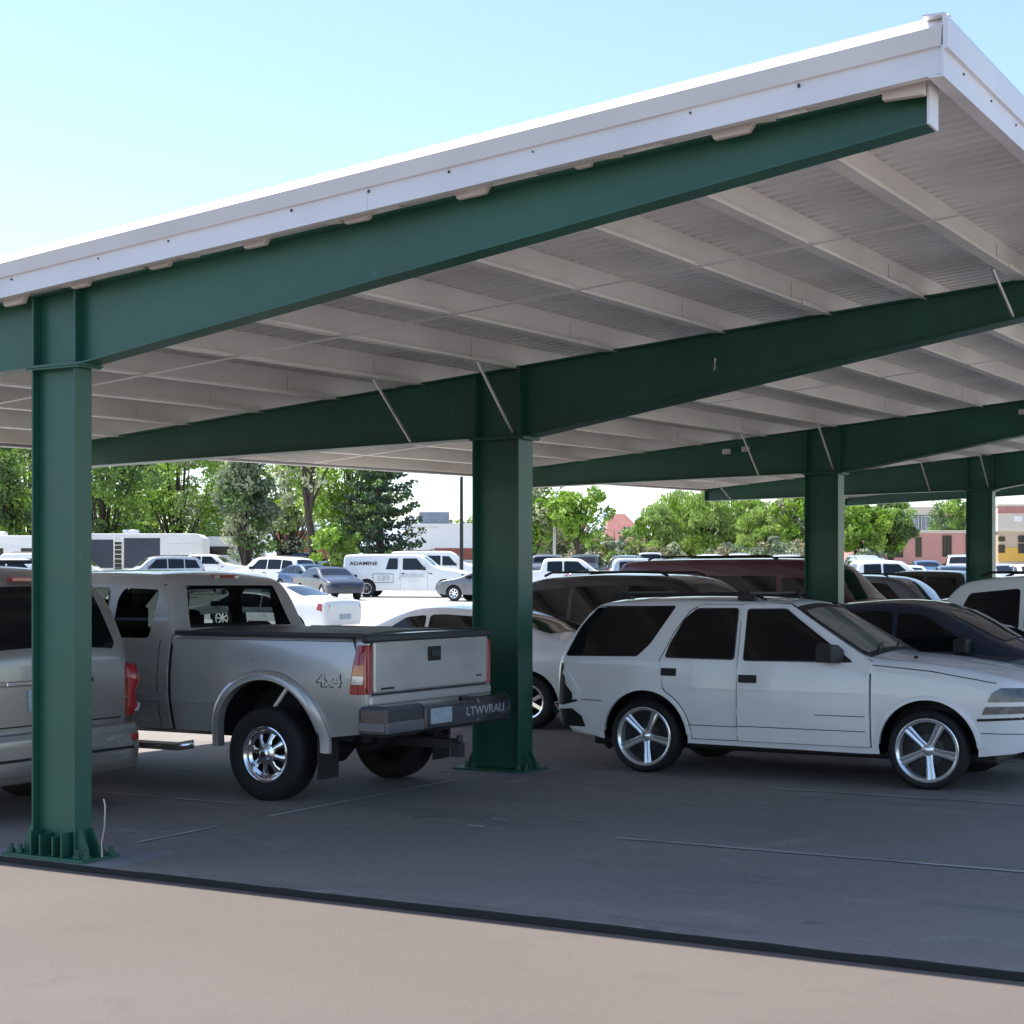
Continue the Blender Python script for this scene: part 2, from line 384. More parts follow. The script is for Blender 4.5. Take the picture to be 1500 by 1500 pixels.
def arch_lip(sh, parent, x, z, R, mt, sgn, off, wid, a0=0, a1=180, name='wheel_arch_trim'):
    mb = MB(); P = []
    n = 26
    for i in range(n+1):
        a = math.radians(a0+(a1-a0)*i/n); P.append((math.cos(a), math.sin(a)))
    vs = []
    for c, s_ in P:
        for rr, o in ((R-.005, -.03), (R-.005, off), (R+wid*.5, off*1.05), (R+wid, off*.5), (R+wid, -.01)):
            xx, zz = x+rr*c, z+rr*s_; vs.append((xx, sgn*(sh.y(xx, max(zz, lerp(sh.bot, xx)))+o), zz))
    mb.add(vs, [(i*5+k, i*5+k+1, (i+1)*5+k+1, (i+1)*5+k) for i in range(n) for k in range(4)])
    return mb.build(name, mt, parent, 50)

# simple but complete vehicles for everything beyond the first row
KINDS = {}
def kind(name, **k): KINDS[name] = k
kind('sedan', L=4.75, W=1.80, R=.33, ax=(1.02, 3.78), tumble=.38, r=[(0,.05),(1.0,.08),(1.3,.10),(3,.10),(3.6,.08),(4.75,.1)],
     top=[(0,.60),(.02,.98),(.10,1.05),(.75,1.08),(1.55,1.40),(2.3,1.46),(2.75,1.42),(3.55,1.02),(4.2,.92),(4.6,.80),(4.73,.62),(4.75,.5)],
     belt=[(0,.95),(2,.98),(4.75,.92)], side=[[(1.02,1.0),(1.42,1.28),(1.62,1.33),(1.62,.99)],[(1.66,.99),(1.66,1.34),(2.2,1.37),(2.38,1.36),(2.38,.98)],[(2.43,.98),(2.43,1.36),(2.7,1.33),(3.22,1.0)]],
     ws=(2.88,3.44), rw=(.86,1.48), tl=[(.01,.72),(.01,.93),(.26,.96),(.30,.80)], hl=[(4.35,.68),(4.30,.80),(4.60,.76),(4.64,.66)])
kind('suv', L=4.75, W=1.88, R=.37, ax=(.98, 3.75), tumble=.26, r=[(0,.06),(3,.09),(4.75,.1)],
     top=[(0,.62),(.03,1.1),(.22,1.55),(.45,1.76),(1.5,1.82),(2.6,1.80),(2.95,1.72),(3.55,1.20),(4.1,1.12),(4.6,1.0),(4.73,.75),(4.75,.6)],
     belt=[(0,1.12),(2,1.14),(4.75,1.05)], side=[[(.30,1.18),(.50,1.60),(1.1,1.66),(1.1,1.17)],[(1.16,1.17),(1.16,1.66),(2.0,1.68),(2.0,1.16)],[(2.06,1.16),(2.06,1.68),(2.62,1.66),(3.12,1.17)]],
     ws=(2.98,3.48), rw=(.05,.32), tl=[(.02,.82),(.04,1.12),(.16,1.14),(.18,.84)], hl=[(4.45,.78),(4.42,.95),(4.62,.92),(4.66,.76)])
kind('pickup', L=5.7, W=1.96, R=.39, ax=(1.15, 4.75), tumble=.28, r=[(0,.04),(1.9,.05),(2.1,.09),(4,.09),(5.7,.12)],
     top=[(0,.65),(.01,1.32),(1.9,1.32),(1.93,1.35),(2.05,1.78),(2.2,1.85),(3.4,1.86),(3.75,1.78),(4.35,1.28),(5.3,1.18),(5.62,1.0),(5.7,.7)],
     belt=[(0,1.25),(5.7,1.2)], side=[[(2.2,1.3),(2.22,1.72),(2.85,1.74),(2.85,1.29)],[(2.92,1.29),(2.92,1.74),(3.5,1.73),(4.0,1.28)]],
     ws=(3.8,4.28), rw=(1.95,2.04), tl=[(.01,.9),(.01,1.25),(.14,1.25),(.14,.9)], hl=[(5.40,.82),(5.38,1.02),(5.58,1.0),(5.6,.82)])
kind('van', L=5.4, W=2.0, R=.37, ax=(1.05, 4.3), tumble=.12, r=[(0,.08),(3.6,.1),(5.4,.1)],
     top=[(0,.5),(.02,1.2),(.10,1.95),(.3,2.05),(3.4,2.06),(3.75,1.95),(4.35,1.35),(5.0,1.15),(5.36,.9),(5.4,.6)],
     belt=[(0,1.2),(5.4,1.12)], side=[[(.4,1.25),(.42,1.78),(1.7,1.8),(1.7,1.24)],[(1.8,1.24),(1.8,1.8),(3.0,1.8),(3.0,1.22)],[(3.1,1.22),(3.1,1.78),(3.5,1.76),(3.98,1.22)]],
     ws=(3.82,4.3), rw=(.025,.09), tl=[(.02,.95),(.03,1.3),(.15,1.3),(.15,.95)], hl=[(5.05,.78),(5.0,.96),(5.25,.93),(5.28,.76)])
CACHE = {}
def vehicle(knd, pm, label, cat, loc, rz, group=None, name=None, z=None, scale=1.0, boolean_ok=True, sx=1.0):
    key = (knd, pm.name); name = name or {'sedan':'parked_car','suv':'parked_suv','pickup':'parked_pickup','van':'parked_van'}[knd]
    if key in CACHE:
        r = copy_tree(CACHE[key]); r.name = name; r['label'] = label; r['category'] = cat
        if 'group' in r: del r['group']
        if group: r['group'] = group
    else:
        K = KINDS[knd]; L, W, R = K['L'], K['W'], K['R']; r = empty(name, label, cat, group=group)
        bot = [(0, .42), (.3, .30), (L-.5, .28), (L, .34)]
        sh = Shape(K['top'], bot, W, K['belt'], K['tumble'], r=K['r'], rr=.16, rf=.42)
        ce = Vector((L/2, 0, 0))
        b = sh.body(step=.15).build('body', pm, r)
        b.data.materials.append(M['dark'])
        boolean(b, [wells(K['ax'], W, R+.05, R)])
        for sg in (-1, 1):
            for P in K['side']: sh.side(rounded(P, .05), sg, .004, False, rows=4, dx=.2).build('side_window', M['glass'], r, 40)
            sh.side(K['tl'], sg, .01, True, rows=3, dx=.1).build('tail_light', M['red'], r, 40)
            sh.side(K['hl'], sg, .01, True, rows=3, dx=.1).build('headlight', M['lamp'], r, 40)
            for ax in K['ax']: wheel(r, ax, sg*(W/2-.11), R, R*.62, .2, 'plain', sg, False)
        for sg in (-1, 1):
            Q = [[p[0] for p in P] for P in K['side']]
            xs_ = [(max(Q[i])+min(Q[i+1]))/2 for i in range(len(Q)-1)]+[max(Q[-1])+.04]
            zt = K['side'][-1][0][1]-.03
            for k_, xq in enumerate(xs_):
                if all(abs(xq-ax) > R+.1 for ax in K['ax']): sh.side([(xq, .38), (xq, zt), (xq+.011, zt), (xq+.011, .38)], sg, .002, False, 4).build('door_seam', M['dark'], r)
                if k_ < 2: 
                    h = MB(); sh.side([(xq+.07, zt-.16), (xq+.07, zt-.12), (xq+.23, zt-.12), (xq+.23, zt-.16)], sg, .02, True, 2, mb=h); h.build('door_handle', M['dark'] if pm.name.startswith('white') else pm, r)
            xm = max(Q[-1])-.12; ym = sg*(sh.y(xm, zt+.05)+.09); h = MB(); h.box((xm-.07, ym-.10, zt+.02), (xm+.07, ym+.10, zt+.17)); h.build('door_mirror', M['dark'], r, bevel=.03)
            if knd in ('suv', 'van'):
                T = lerp(sh.top, 1.2); yy = sg*(sh.y(1.2, T-.03)-.10); h = MB(); h.tube([(.6, yy, T), (.72, yy, T+.05), (L*.52, yy, T+.055), (L*.55, yy, T)], .018, 6); h.build('roof_rail', M['dark'], r, 60)
        a, c = K['ws']; wt = sh.y(a, lerp(sh.top, a)); wb = sh.y(c, lerp(sh.top, c))
        sh.over(a, c, wt-.03, wb-.04, n=8, k=8, corner=.06).build('windscreen', M['glass'], r, 40)
        a, c = K['rw']; wt = sh.y(a, lerp(sh.top, a)); wb = sh.y(c, lerp(sh.top, c))
        sh.over(a, c, wt-.08, wb-.06, n=8, k=8, corner=.06).build('rear_window', M['glass'], r, 40)
        g = MB(); g.box((L-.06, -.45, .52), (L+.012, .45, .66)); g.build('grille', M['plastic'], r, bevel=.01)
        g = MB(); g.box((-.02, -.26, .56), (.03, .26, .69)); g.build('number_plate', M['plate'], r)
        CACHE[key] = r
    L = KINDS[knd]['L']*scale; cx, cy = loc       # loc is the centre of the car
    ox, oy = math.cos(rz)*L/2, math.sin(rz)*L/2
    r.location = (cx-ox, cy-oy, terr(cx, cy) if z is None else z); r.rotation_euler = (0, 0, rz); r.scale = (scale*sx, scale, scale)
    gx = (terr(cx+ox, cy+oy)-terr(cx-ox, cy-oy))/L
    r.rotation_euler = (0, -math.atan(gx), rz)
    if z is None: r.location.z = terr(cx-ox, cy-oy)
    return r
PI = math.pi
# ------------------------------------------------------------------ hero 1: white compact SUV, nose to the right, near side at Y=13.78
def hero_suv():
    r = empty('parked_suv', 'white four door compact SUV with dark glass, chrome five spoke wheels and broken rear corner', 'SUV', (-7.35, 14.66, 0), 0)
    W = 1.74
    top = [(0.0,.62),(.012,.98),(.06,1.06),(.20,1.33),(.36,1.53),(.50,1.58),(1.2,1.60),(1.9,1.595),(2.25,1.565),(2.36,1.52),(3.02,1.125),(3.10,1.10),(3.5,1.075),(3.95,1.02),(4.28,.955),(4.47,.86),(4.54,.72),(4.56,.55)]
    sh = Shape(top, [(0,.45),(.25,.36),(.5,.30),(3.0,.28),(4.0,.30),(4.3,.34),(4.56,.42)], W, [(0,1.03),(3,1.03),(4.56,.93)], .27, .045,
               [(0,.05),(.3,.06),(2.3,.07),(3.0,.10),(4.0,.14),(4.56,.12)], .035, rf=.5, rr=.16)
    b = sh.body(step=.07).build('body', M['suvwhite'], r); b.data.materials.append(M['dark'])
    boolean(b, [wells((.95, 3.58), W, .425, .345, .36)])
    for sg in (-1, 1):
        # glass
        P = rounded([(.13,1.075),(.25,1.33),(.40,1.525),(1.20,1.535),(.98,1.20),(.86,1.085)], .03)
        sh.side(swell(P), sg, .003, False).build('window_seal', M['dark'], r, 40)
        sh.side(P, sg, .006, False).build('quarter_window', M['glass'], r, 40)
        # shut lines: hood edge, rear bumper, fuel flap
        sh.side([(3.10,1.045),(3.10,1.052),(3.6,1.012),(4.15,.925),(4.15,.918),(3.6,1.004)], sg, .002, False, 1).build('hood_seam', M['dark'], r, 40)
        sh.side([(.30,.655),(.30,.662),(.52,.655),(.52,.648)], sg, .002, False, 1).build('bumper_seam', M['dark'], r, 40)
        sh.side([(1.30,.80),(1.30,.815),(1.86,.815),(1.86,.80)], sg, .012, True, 2).build('side_moulding', M['suvwhite'], r, 40)
        sh.side([(3.10,.80),(3.10,.812),(3.30,.812),(3.30,.80)], sg, .008, True, 2).build('side_moulding', M['suvwhite'], r, 40)
        # rear door with its window and handle
        lower = arc(.95, .345, .47, 62, 8, 8)
        dp = [(1.10,1.04),(1.22,1.30),(1.36,1.50),(1.47,1.555),(1.86,1.555),(1.86,.34),(1.42,.34)]+[(x, z) for x, z in lower[::-1] if z > .4]+[(1.14,.80)]
        se = [(x+(-.007 if x < 1.5 else .007), z+(.007 if z > 1 else -.007)) for x, z in dp]
        sh.side(se, sg, .0012, False).build('door_seam', M['dark'], r, 40)
        d = sh.side(dp, sg, .004).build('rear_door', M['suvwhite'], r, 40)
        sh.side(swell(rounded([(1.155,1.08),(1.19,1.20),(1.31,1.42),(1.42,1.515),(1.82,1.52),(1.82,1.075)], .035)), sg, .0065, False).build('window_seal', M['plastic'], d, 40)
        sh.side(rounded([(1.155,1.08),(1.19,1.20),(1.31,1.42),(1.42,1.515),(1.82,1.52),(1.82,1.075)], .035), sg, .0085, False).build('window', M['glass'], d, 40)
        hm = MB(); sh.side([(1.12,.905),(1.12,.975),(1.27,.975),(1.27,.905)], sg, .014, True, 3, mb=hm); hm.build('handle', M['dark'], d, bevel=.004)
        # front door, standing slightly proud
        fd = [(1.875,.34),(1.875,1.56),(2.30,1.565),(2.44,1.475),(3.08,1.075),(3.085,.34)]
        fs = [(1.868,.333),(1.868,1.567),(2.31,1.572),(2.45,1.482),(3.094,1.075),(3.094,.333)]
        sh.side(fs, sg, .0012, False).build('door_seam', M['dark'], r, 40)
        o = .028 if sg < 0 else .004
        d = sh.side(fd, sg, o).build('front_door', M['suvwhite'], r, 40)
        sh.side([(1.89,.80),(1.89,.815),(3.05,.815),(3.05,.80)], sg, o+.008, True, 2).build('side_moulding', M['suvwhite'], d, 40)
        sh.side(swell(rounded([(1.93,1.07),(1.93,1.515),(2.29,1.52),(2.41,1.435),(2.93,1.08)], .03)), sg, o+.0025, False).build('window_seal', M['plastic'], d, 40)
        sh.side(rounded([(1.93,1.07),(1.93,1.515),(2.29,1.52),(2.41,1.435),(2.93,1.08)], .03), sg, o+.004, False).build('window', M['glass'], d, 40)
        hm = MB(); sh.side([(1.89,.865),(1.89,.935),(2.06,.935),(2.06,.865)], sg, o+.012, True, 3, mb=hm); hm.build('handle', M['dark'], d, bevel=.004)
        # mirror
        mm = MB(); y = sg*(sh.y(2.85, 1.12)+o); yo = y+sg*.20
        mm.add([(2.70,y,1.08),(2.86,y,1.08),(2.86,y,1.17),(2.76,y,1.17),(2.66,yo,1.07),(2.80,yo,1.07),(2.80,yo,1.22),(2.66,yo,1.22),(2.64,y+sg*.07,1.07),(2.84,y+sg*.07,1.06),(2.83,y+sg*.07,1.22),(2.66,y+sg*.07,1.23)],
               [(0,1,9,8),(1,2,10,9),(2,3,11,10),(3,0,8,11),(8,9,5,4),(9,10,6,5),(10,11,7,6),(11,8,4,7),(4,5,6,7),(0,3,2,1)])
        mo = mm.build('door_mirror', M['dark'], d, 40, bevel=.012)
        # lamps
        hl = [(4.05,.70),(4.09,.80),(4.17,.875),(4.30,.90),(4.46,.885),(4.46,.775),(4.10,.745)]
        sh.side([(x-.012 if x < 4.1 else x, z) for x, z in [(4.03,.63),(4.09,.82),(4.17,.895),(4.30,.915),(4.47,.90),(4.47,.64)]], sg, .003, False).build('lamp_surround', M['suvwhite'], r, 40)
        sh.side(rounded([(4.085,.765),(4.12,.84),(4.19,.885),(4.46,.885),(4.46,.775)], .015), sg, .010).build('headlight', M['lamp'], r, 40)
        sh.side(rounded([(4.04,.66),(4.07,.725),(4.46,.74),(4.46,.68)], .01), sg, .010).build('marker_light', M['lamp'], r, 40)
        sh.side([(4.00,.600),(4.00,.622),(4.5,.655),(4.5,.633)], sg, .004, False).build('bumper_line', M['dark'], r, 40)
        # body side lines
        for (x0, z0, x1, z1, oo) in ((1.36,.46,1.86,.46,.007),(1.875,.47,3.05,.47,o+.003),(2.6,.60,3.05,.60,o+.003),(4.03,.50,4.45,.50,.004)):
            sh.side([(x0,z0),(x0,z0+.007),(x1,z1+.007),(x1,z1)], sg, oo, False, 1).build('crease', M['plastic'], r)
        # wheel arch lips
        for ax in (.95, 3.58): arch_lip(sh, r, ax, .345, .425, M['suvwhite'], sg, .012, .035, 4, 176)
        # rear lamp on the intact far side; torn corner on the near side
        if sg > 0: sh.side([(.02,.66),(.03,.98),(.12,.98),(.2,.72)], sg, .01).build('tail_light', M['red'], r, 40)
        for ax in (.95, 3.58): wheel(r, ax, sg*(W/2-.10), .338, .268, .235, 'five', sg)
        # roof rail
        z = 1.61; yy = sg*(sh.y(1.2, 1.55)-.10)
        rr = MB(); rr.tube([(.50,yy,z-.01),(.58,yy,z+.035),(1.2,yy,z+.042),(1.95,yy,z+.035),(2.05,yy,z-.005)], .014, 8); rr.build('roof_rail', M['dark'], r, 60)
    # broken rear corner, near side: dark void, hanging trim, bare reinforcement
    v = MB(); sh.side([(.02,.60),(.03,.66),(.07,.99),(.10,1.00),(.13,.80),(.20,.72),(.26,.64),(.10,.60)], -1, .003, False, 5, .03, mb=v); v.build('broken_lamp_housing', M['dark'], r, 40)
    v = MB(); sh.side([(.10,.90),(.115,.96),(.14,.95),(.29,.73),(.235,.655),(.21,.655),(.245,.73),(.14,.86)], -1, .012, True, 3, .02, mb=v); v.build('torn_panel_edge', M['suvwhite'], r, 40)
    v = MB(); sh.side([(.05,.40),(.04,.56),(.20,.57),(.30,.50),(.33,.40)], -1, .006, False, 4, .03, mb=v); v.build('torn_bumper_hole', M['dark'], r, 40)
    v = MB()
    rnd = random.Random(3)
    for k in range(9):
        x0 = -.06+rnd.random()*.22; z0 = .44+rnd.random()*.20; y0 = -(W/2-.10-rnd.random()*.05)
        v.tube([(x0, y0, z0), (x0+.06+.05*rnd.random(), y0-.03, z0+(rnd.random()-.5)*.1), (x0+.13, y0-.01, z0+(rnd.random()-.4)*.12)], .009+.008*rnd.random(), 6)
    v.box((-.13, -.62, .50), (-.04, .62, .60)); v.build('bare_bumper_bar', M['chrome'], r, 50)
    v = MB(); v.tube([(.10,-.72,.42),(.16,-.74,.36),(.32,-.76,.335),(.50,-.77,.33)], .02, 6); v.build('hanging_bumper_lip', M['suvwhite'], r, 50)
    v = MB(); v.tube([(.30,-.45,.32),(.42,-.5,.22),(.52,-.5,.30)], .06, 8); v.build('exhaust', M['plastic'], r, 50)
    # windscreen with pale sunshade behind, wipers, rear glass
    sh.over(2.33, 3.07, .66, .775, .004, corner=.03).build('windscreen_surround', M['dark'], r, 40)
    sh.over(2.40, 3.01, .59, .70, .009, corner=.05).build('windscreen', M['shade'], r, 40)
    for y0 in (-.52, .05):
        w = MB(); w.tube([(3.06, y0, 1.145), (2.98, y0+.30, 1.20), (2.95, y0+.5, 1.215)], .010, 6); w.build('wiper', M['dark'], r, 60)
    sh.over(.055, .33, .70, .62, .006, corner=.05).build('rear_window', M['glass'], r, 40)
    w = MB(); w.tube([(3.40, -.55, 1.10), (3.40, -.55, 1.125)], .018, 8); w.build('washer_jet', M['dark'], r, 60)
    # roof rack bars with clamps
    for x, mname in ((.62, 'rack_bar'), (1.86, 'rack_bar')):
        w = MB(); w.box((x-.02, -.62, 1.652), (x+.03, .62, 1.675)); w.box((x-.07, -.66, 1.60), (x+.09, -.55, 1.66)); w.box((x-.07, .55, 1.60), (x+.09, .66, 1.66)); w.build(mname, M['dark'], r, bevel=.006)
    # grille and front lamps
    g = MB(); g.box((4.50, -.50, .66), (4.575, .50, .86)); g.build('grille', M['dark'], r, bevel=.01)
    g = MB(); g.box((-.01, -.28, .72), (.008, .28, .85)); g.build('number_plate', M['plate'], r)
    g = MB(); g.box((.3, -.6, .22), (4.1, .6, .31)); g.build('underbody', M['dark'], r, bevel=.02)
hero_suv()
# ------------------------------------------------------------------ hero 2: pewter pickup, nose away to the left
def hero_pickup():
    r = empty('parked_pickup', 'pewter extended cab pickup with chrome wheel, black bed cover and red tail light', 'pickup', (-7.25, 11.47, 0), PI)
    W = 1.96
    top = [(0,.90),(.006,1.31),(.03,1.335),(1.90,1.335),(1.955,1.335),(1.99,1.38),(2.10,1.70),(2.17,1.785),(2.35,1.835),(3.0,1.85),(3.7,1.84),(3.95,1.76),(4.55,1.29),(5.3,1.20),(5.65,1.05),(5.72,.75)]
    sh = Shape(top, [(0,.58),(.5,.52),(5.2,.50),(5.72,.5)], W, [(0,1.26),(5.72,1.26)], .25, .075, [(0,.035),(1.9,.035),(2.1,.10),(4,.10),(5.72,.14)], .028, rf=.4, rr=.05, sm=2, bulge=.04)
    sh.crown = .03
    b = sh.body(step=.08).build('body', M['tan'], r); b.data.materials.append(M['dark'])
    cut = wells((.96, 4.60), W, .515, .47, .42)
    cav = MB(); cav.box((2.16, -.80, 1.02), (4.18, .80, 1.745)); cav = cav.build('cavity', M['dark'])
    rw = MB()   # rear window opening
    rw.add([(1.85,-.70,1.375),(1.85,.70,1.375),(1.85,.60,1.735),(1.85,-.60,1.735),(2.30,-.70,1.375),(2.30,.70,1.375),(2.30,.60,1.735),(2.30,-.60,1.735)], [(0,1,2,3),(4,5,6,7),(0,1,5,4),(1,2,6,5),(2,3,7,6),(3,0,4,7)]); rw = rw.build('rwcut', M['dark'])
    wsc = MB(); wsc.add([(3.98,-.70,1.34),(3.98,.70,1.34),(3.98,.60,1.70),(3.98,-.60,1.70),(4.7,-.72,1.36),(4.7,.72,1.36),(4.7,.60,1.78),(4.7,-.60,1.78)], [(0,1,2,3),(4,5,6,7),(0,1,5,4),(1,2,6,5),(2,3,7,6),(3,0,4,7)]); wsc = wsc.build('wscut', M['dark'])
    cuts = [cut, cav, rw, wsc]
    wins = [[(2.24,1.29),(2.20,1.70),(2.60,1.715),(2.66,1.62),(2.66,1.29)], [(2.76,1.29),(2.76,1.72),(3.60,1.72),(4.1,1.31)]]
    for P in wins:
        for sg in (-1, 1):
            c = MB(); Q = rounded(P, .04, 3); n = len(Q)
            c.add([(x, sg*.70, z) for x, z in Q]+[(x, sg*1.2, z) for x, z in Q], [tuple(range(n)), tuple(range(n, 2*n))]+[(i, (i+1) % n, (i+1) % n+n, i+n) for i in range(n)])
            cuts.append(c.build('wcut', M['dark']))
    boolean(b, cuts)
    for sg in (-1, 1):
        for P in wins: 
            sh.side(rounded(P, .04), sg, -.012, False).build('side_window', M['tint'], r, 40)
        # panel lines: cab/bed gap, door seam
        mb = MB()
        P = [(1.965,.54),(1.965,1.335)]
        sh.side([(1.955,.52),(1.955,1.32),(1.985,1.32),(1.985,.52)], sg, .002, False).build('cab_bed_gap', M['dark'], r, 40)
        sh.side([(2.100,.54),(2.100,1.28),(2.108,1.28),(2.108,.54)], sg, .002, False).build('door_seam', M['dark'], r, 40)
        sh.side([(2.745,.54),(2.745,1.80),(2.752,1.80),(2.752,.54)], sg, .002, False).build('door_seam', M['dark'], r, 40)
        sh.side([(1.99,.54),(1.99,1.30),(2.02,1.32),(2.02,.54)], sg, .012, True, 6).build('cab_corner_edge', M['tan'], r, 40)
        sh.side([(.10,1.292),(.10,1.297),(1.94,1.297),(1.94,1.292)], sg, .0015, False, 1).build('bed_rail_seam', M['dark'], r, 40)
        # side moulding
        sh.side(rounded([(1.50,.765),(1.50,.83),(1.945,.83),(1.945,.765)], .01), sg, .016).build('side_moulding', M['silver'], r, 40)
        sh.side(rounded([(1.995,.765),(1.995,.83),(2.74,.83),(2.74,.765)], .01), sg, .016).build('side_moulding', M['silver'], r, 40)
        sh.side([(1.50,.515),(1.50,.535),(4.1,.535),(4.1,.515)], sg, .012).build('rocker_trim', M['chrome'], r, 40)
        # flare
        arch_lip(sh, r, .96, .47, .515, M['tan'], sg, .055, .075, -6, 186, 'wheel_flare'); arch_lip(sh, r, 4.60, .47, .515, M['tan'], sg, .055, .075, -6, 186, 'wheel_flare')
        # tail light: red upper, amber and clear lower
        t = sh.side(rounded([(-.001,.885),(-.001,1.27),(.085,1.27),(.11,1.10),(.13,.885)], .012), sg, .014).build('tail_light', M['red'], r, 40)
        sh.side([(.012,1.035),(.012,1.115),(.098,1.115),(.106,1.035)], sg, .018, False, 3).build('amber_lens', M['amber'], t)
        sh.side([(.012,.965),(.012,1.03),(.106,1.03),(.114,.965)], sg, .018, False, 3).build('clear_lens', M['clear'], t)
        tb = MB(); y0, y1 = sg*(W/2-.095), sg*(W/2-.035); tb.box((-.012, min(y0, y1), .885), (.02, max(y0, y1), 1.27)); tb.build('lamp_face', M['red'], t, bevel=.008)
        for ax in (.96, 4.60): wheel(r, ax, sg*(W/2-.10), .378, .222, .25, 'steel8', sg)
        # mud flap behind rear wheel and step bar
        mf = MB(); mf.box((.44, sg*(W/2-.13)-.15, .20), (.452, sg*(W/2-.13)+.13, .60)); mf.build('mud_flap', M['dark'], r, bevel=.004)
        st = MB(); st.tube([(1.75, sg*.92, .42), (1.85, sg*1.0, .40), (3.9, sg*1.0, .40), (4.0, sg*.92, .42)], .035, 8); st.build('step_bar', M['chrome'], r, 60)
        mi = MB(); mi.box((4.02, sg*1.02-.10, 1.22), (4.14, sg*1.02+.12, 1.50)); mi.build('door_mirror', M['dark'], r, bevel=.03)
        h = MB(); sh.side([(2.9,1.12),(2.9,1.17),(3.1,1.17),(3.1,1.12)], sg, .03, True, 2, mb=h); h.build('door_handle', M['dark'], r, bevel=.006)
    for sg in (1,):   # 4x4 mark on the near bed side
        y = sh.y(.36, 1.0)+.003
        text('four_by_four_outline', '4x4', .150, M['dark'], r, (.335, y-.0005, .980), (PI/2-.03, .0, PI), .002, 1.12)  # slightly larger dark lettering that outlines the mark
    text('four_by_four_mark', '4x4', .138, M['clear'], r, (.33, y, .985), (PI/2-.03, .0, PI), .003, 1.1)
    # bed cover and its rear lip
    c = MB()
    for i in range(9):
        pass
    sh.over(.0, 1.93, .955, .955, .012, n=14, k=12).build('bed_cover', M['plastic'], r, 40)
    c = MB(); c.box((-.025, -.955, 1.285), (.05, .955, 1.352)); c.build('cover_lip', M['plastic'], r, bevel=.02)
    for sg in (-1, 1):
        c = MB(); c.box((.03, sg*.945-.022, 1.325), (1.93, sg*.945+.022, 1.362)); c.build('bed_rail_cap', M['plastic'], r, bevel=.01)
    # tailgate with handle, badge strip
    t = MB(); t.box((-.022, -.872, .885), (.02, .872, 1.30)); t = t.build('tailgate', M['tan'], r, bevel=.018)
    g = MB(); g.box((-.003, -.88, .87), (.012, .88, 1.31)); g.build('tailgate_gap', M['dark'], r)
    h = MB(); h.box((-.032, -.10, 1.115), (-.01, .10, 1.235)); h = h.build('handle_recess', M['dark'], t, bevel=.02)
    h = MB(); h.box((-.045, -.065, 1.15), (-.03, .065, 1.205)); h.build('handle_lever', M['plastic'], t, bevel=.012)
    h = MB(); h.box((-.027, .60, .915), (-.02, .78, .932)); h.build('badge', M['dark'], t)
    h = MB(); h.box((-.027, -.76, .955), (-.02, -.68, .968)); h.build('badge', M['dark'], t)
    # body roll under the tailgate, bumper with step pads and stickers
    c = MB(); c.box((-.03, -.93, .79), (.05, .93, .875)); c.build('rear_sill', M['tan'], r, bevel=.02)
    c = MB()
    for a, bb, zt in ((-.965, -.42, .80), (-.42, .42, .77), (.42, .985, .80)):
        c.box((-.20 if abs(a) < .5 else -.19, a, .56), (.06, bb, zt))
    o = c.build('rear_bumper', M['darkchrome'], r, bevel=.03)
    c = MB(); c.box((-.206, .43, .585), (-.185, .97, .675)); c.build('bumper_step_insert', M['greycar'], r, bevel=.01)
    c = MB(); c.box((-.19, .975, .60), (.05, .992, .67)); c.build('bumper_end_cap', M['greycar'], r, bevel=.008)
    c = MB(); c.box((-.212, .02, .62), (-.198, .34, .745)); c.build('number_plate', M['plate'], r, bevel=.004)
    c = MB(); c.box((-.209, -.955, .62), (-.196, 0.0, .745)); st = c.build('bumper_sticker', M['navy'], r, bevel=.003)
    text('sticker_lettering', 'LTWVRAU', .10, M['silver'], st, (-.2105, -.52, .683), (PI/2, 0, -PI/2), .001, 1.35)
    # hitch, axle, spare and exhaust below
    c = MB(); c.box((-.22, -.05, .40), (.35, .05, .48)); c.box((-.30, -.035, .33), (-.20, .035, .45)); c.tube([(-.27, 0, .45), (-.27, 0, .51)], .028, 10); c.build('tow_hitch', M['plastic'], r, bevel=.005)
    c = MB(); c.tube([(.96, -.85, .39), (.96, .85, .39)], .05, 12); c.tube([(.96, -.16, .39), (.96, 0, .39), (.96, .16, .39)], [.1, .17, .1], 12); c.build('rear_axle', M['dark'], r, 60)
    c = MB(); c.tube([(.45, -.3, .50), (.45, .32, .50)], .13, 14); c.build('muffler', M['dark'], r, 60)
    c = MB(); c.box((.3, -.55, .46), (5.3, -.42, .60)); c.box((.3, .42, .46), (5.3, .55, .60)); c.build('chassis_rail', M['dark'], r, bevel=.01)
    c = MB(); c.tube([(1.0, .86, .70), (.80, .80, 1.0)], .02, 6); c.build('shock_absorber', M['galv'], r, 60)
    # third brake light, windows, interior
    c = MB(); c.box((2.165, -.16, 1.792), (2.22, .16, 1.828)); bl = c.build('high_brake_light', M['red'], r, bevel=.006)
    for y in (-.13, .13):
        c = MB(); c.box((2.155, y-.025, 1.798), (2.17, y+.025, 1.822)); c.build('cargo_lamp', M['clear'], bl)
    sh.over(2.02, 2.115, .70, .62, -.008, n=6, k=10).build('rear_window', M['tint'], r, 40)
    sh.over(4.02, 4.50, .62, .74, .004, n=8, k=10).build('windscreen', M['tint'], r, 40)
    for y in (-.40, .40):
        c = MB(); c.box((2.95, y-.26, 1.03), (3.12, y+.26, 1.52)); c.box((2.98, y-.13, 1.50), (3.09, y+.13, 1.70)); c.build('front_seat', M['dark'], r, bevel=.05)
    c = MB(); c.box((2.20, -.72, 1.03), (2.34, .72, 1.40)); c.build('rear_bench', M['dark'], r, bevel=.04)
    c = MB(); c.box((5.68, -.6, .72), (5.75, .6, 1.0)); c.build('grille', M['chrome'], r, bevel=.02)
hero_pickup()
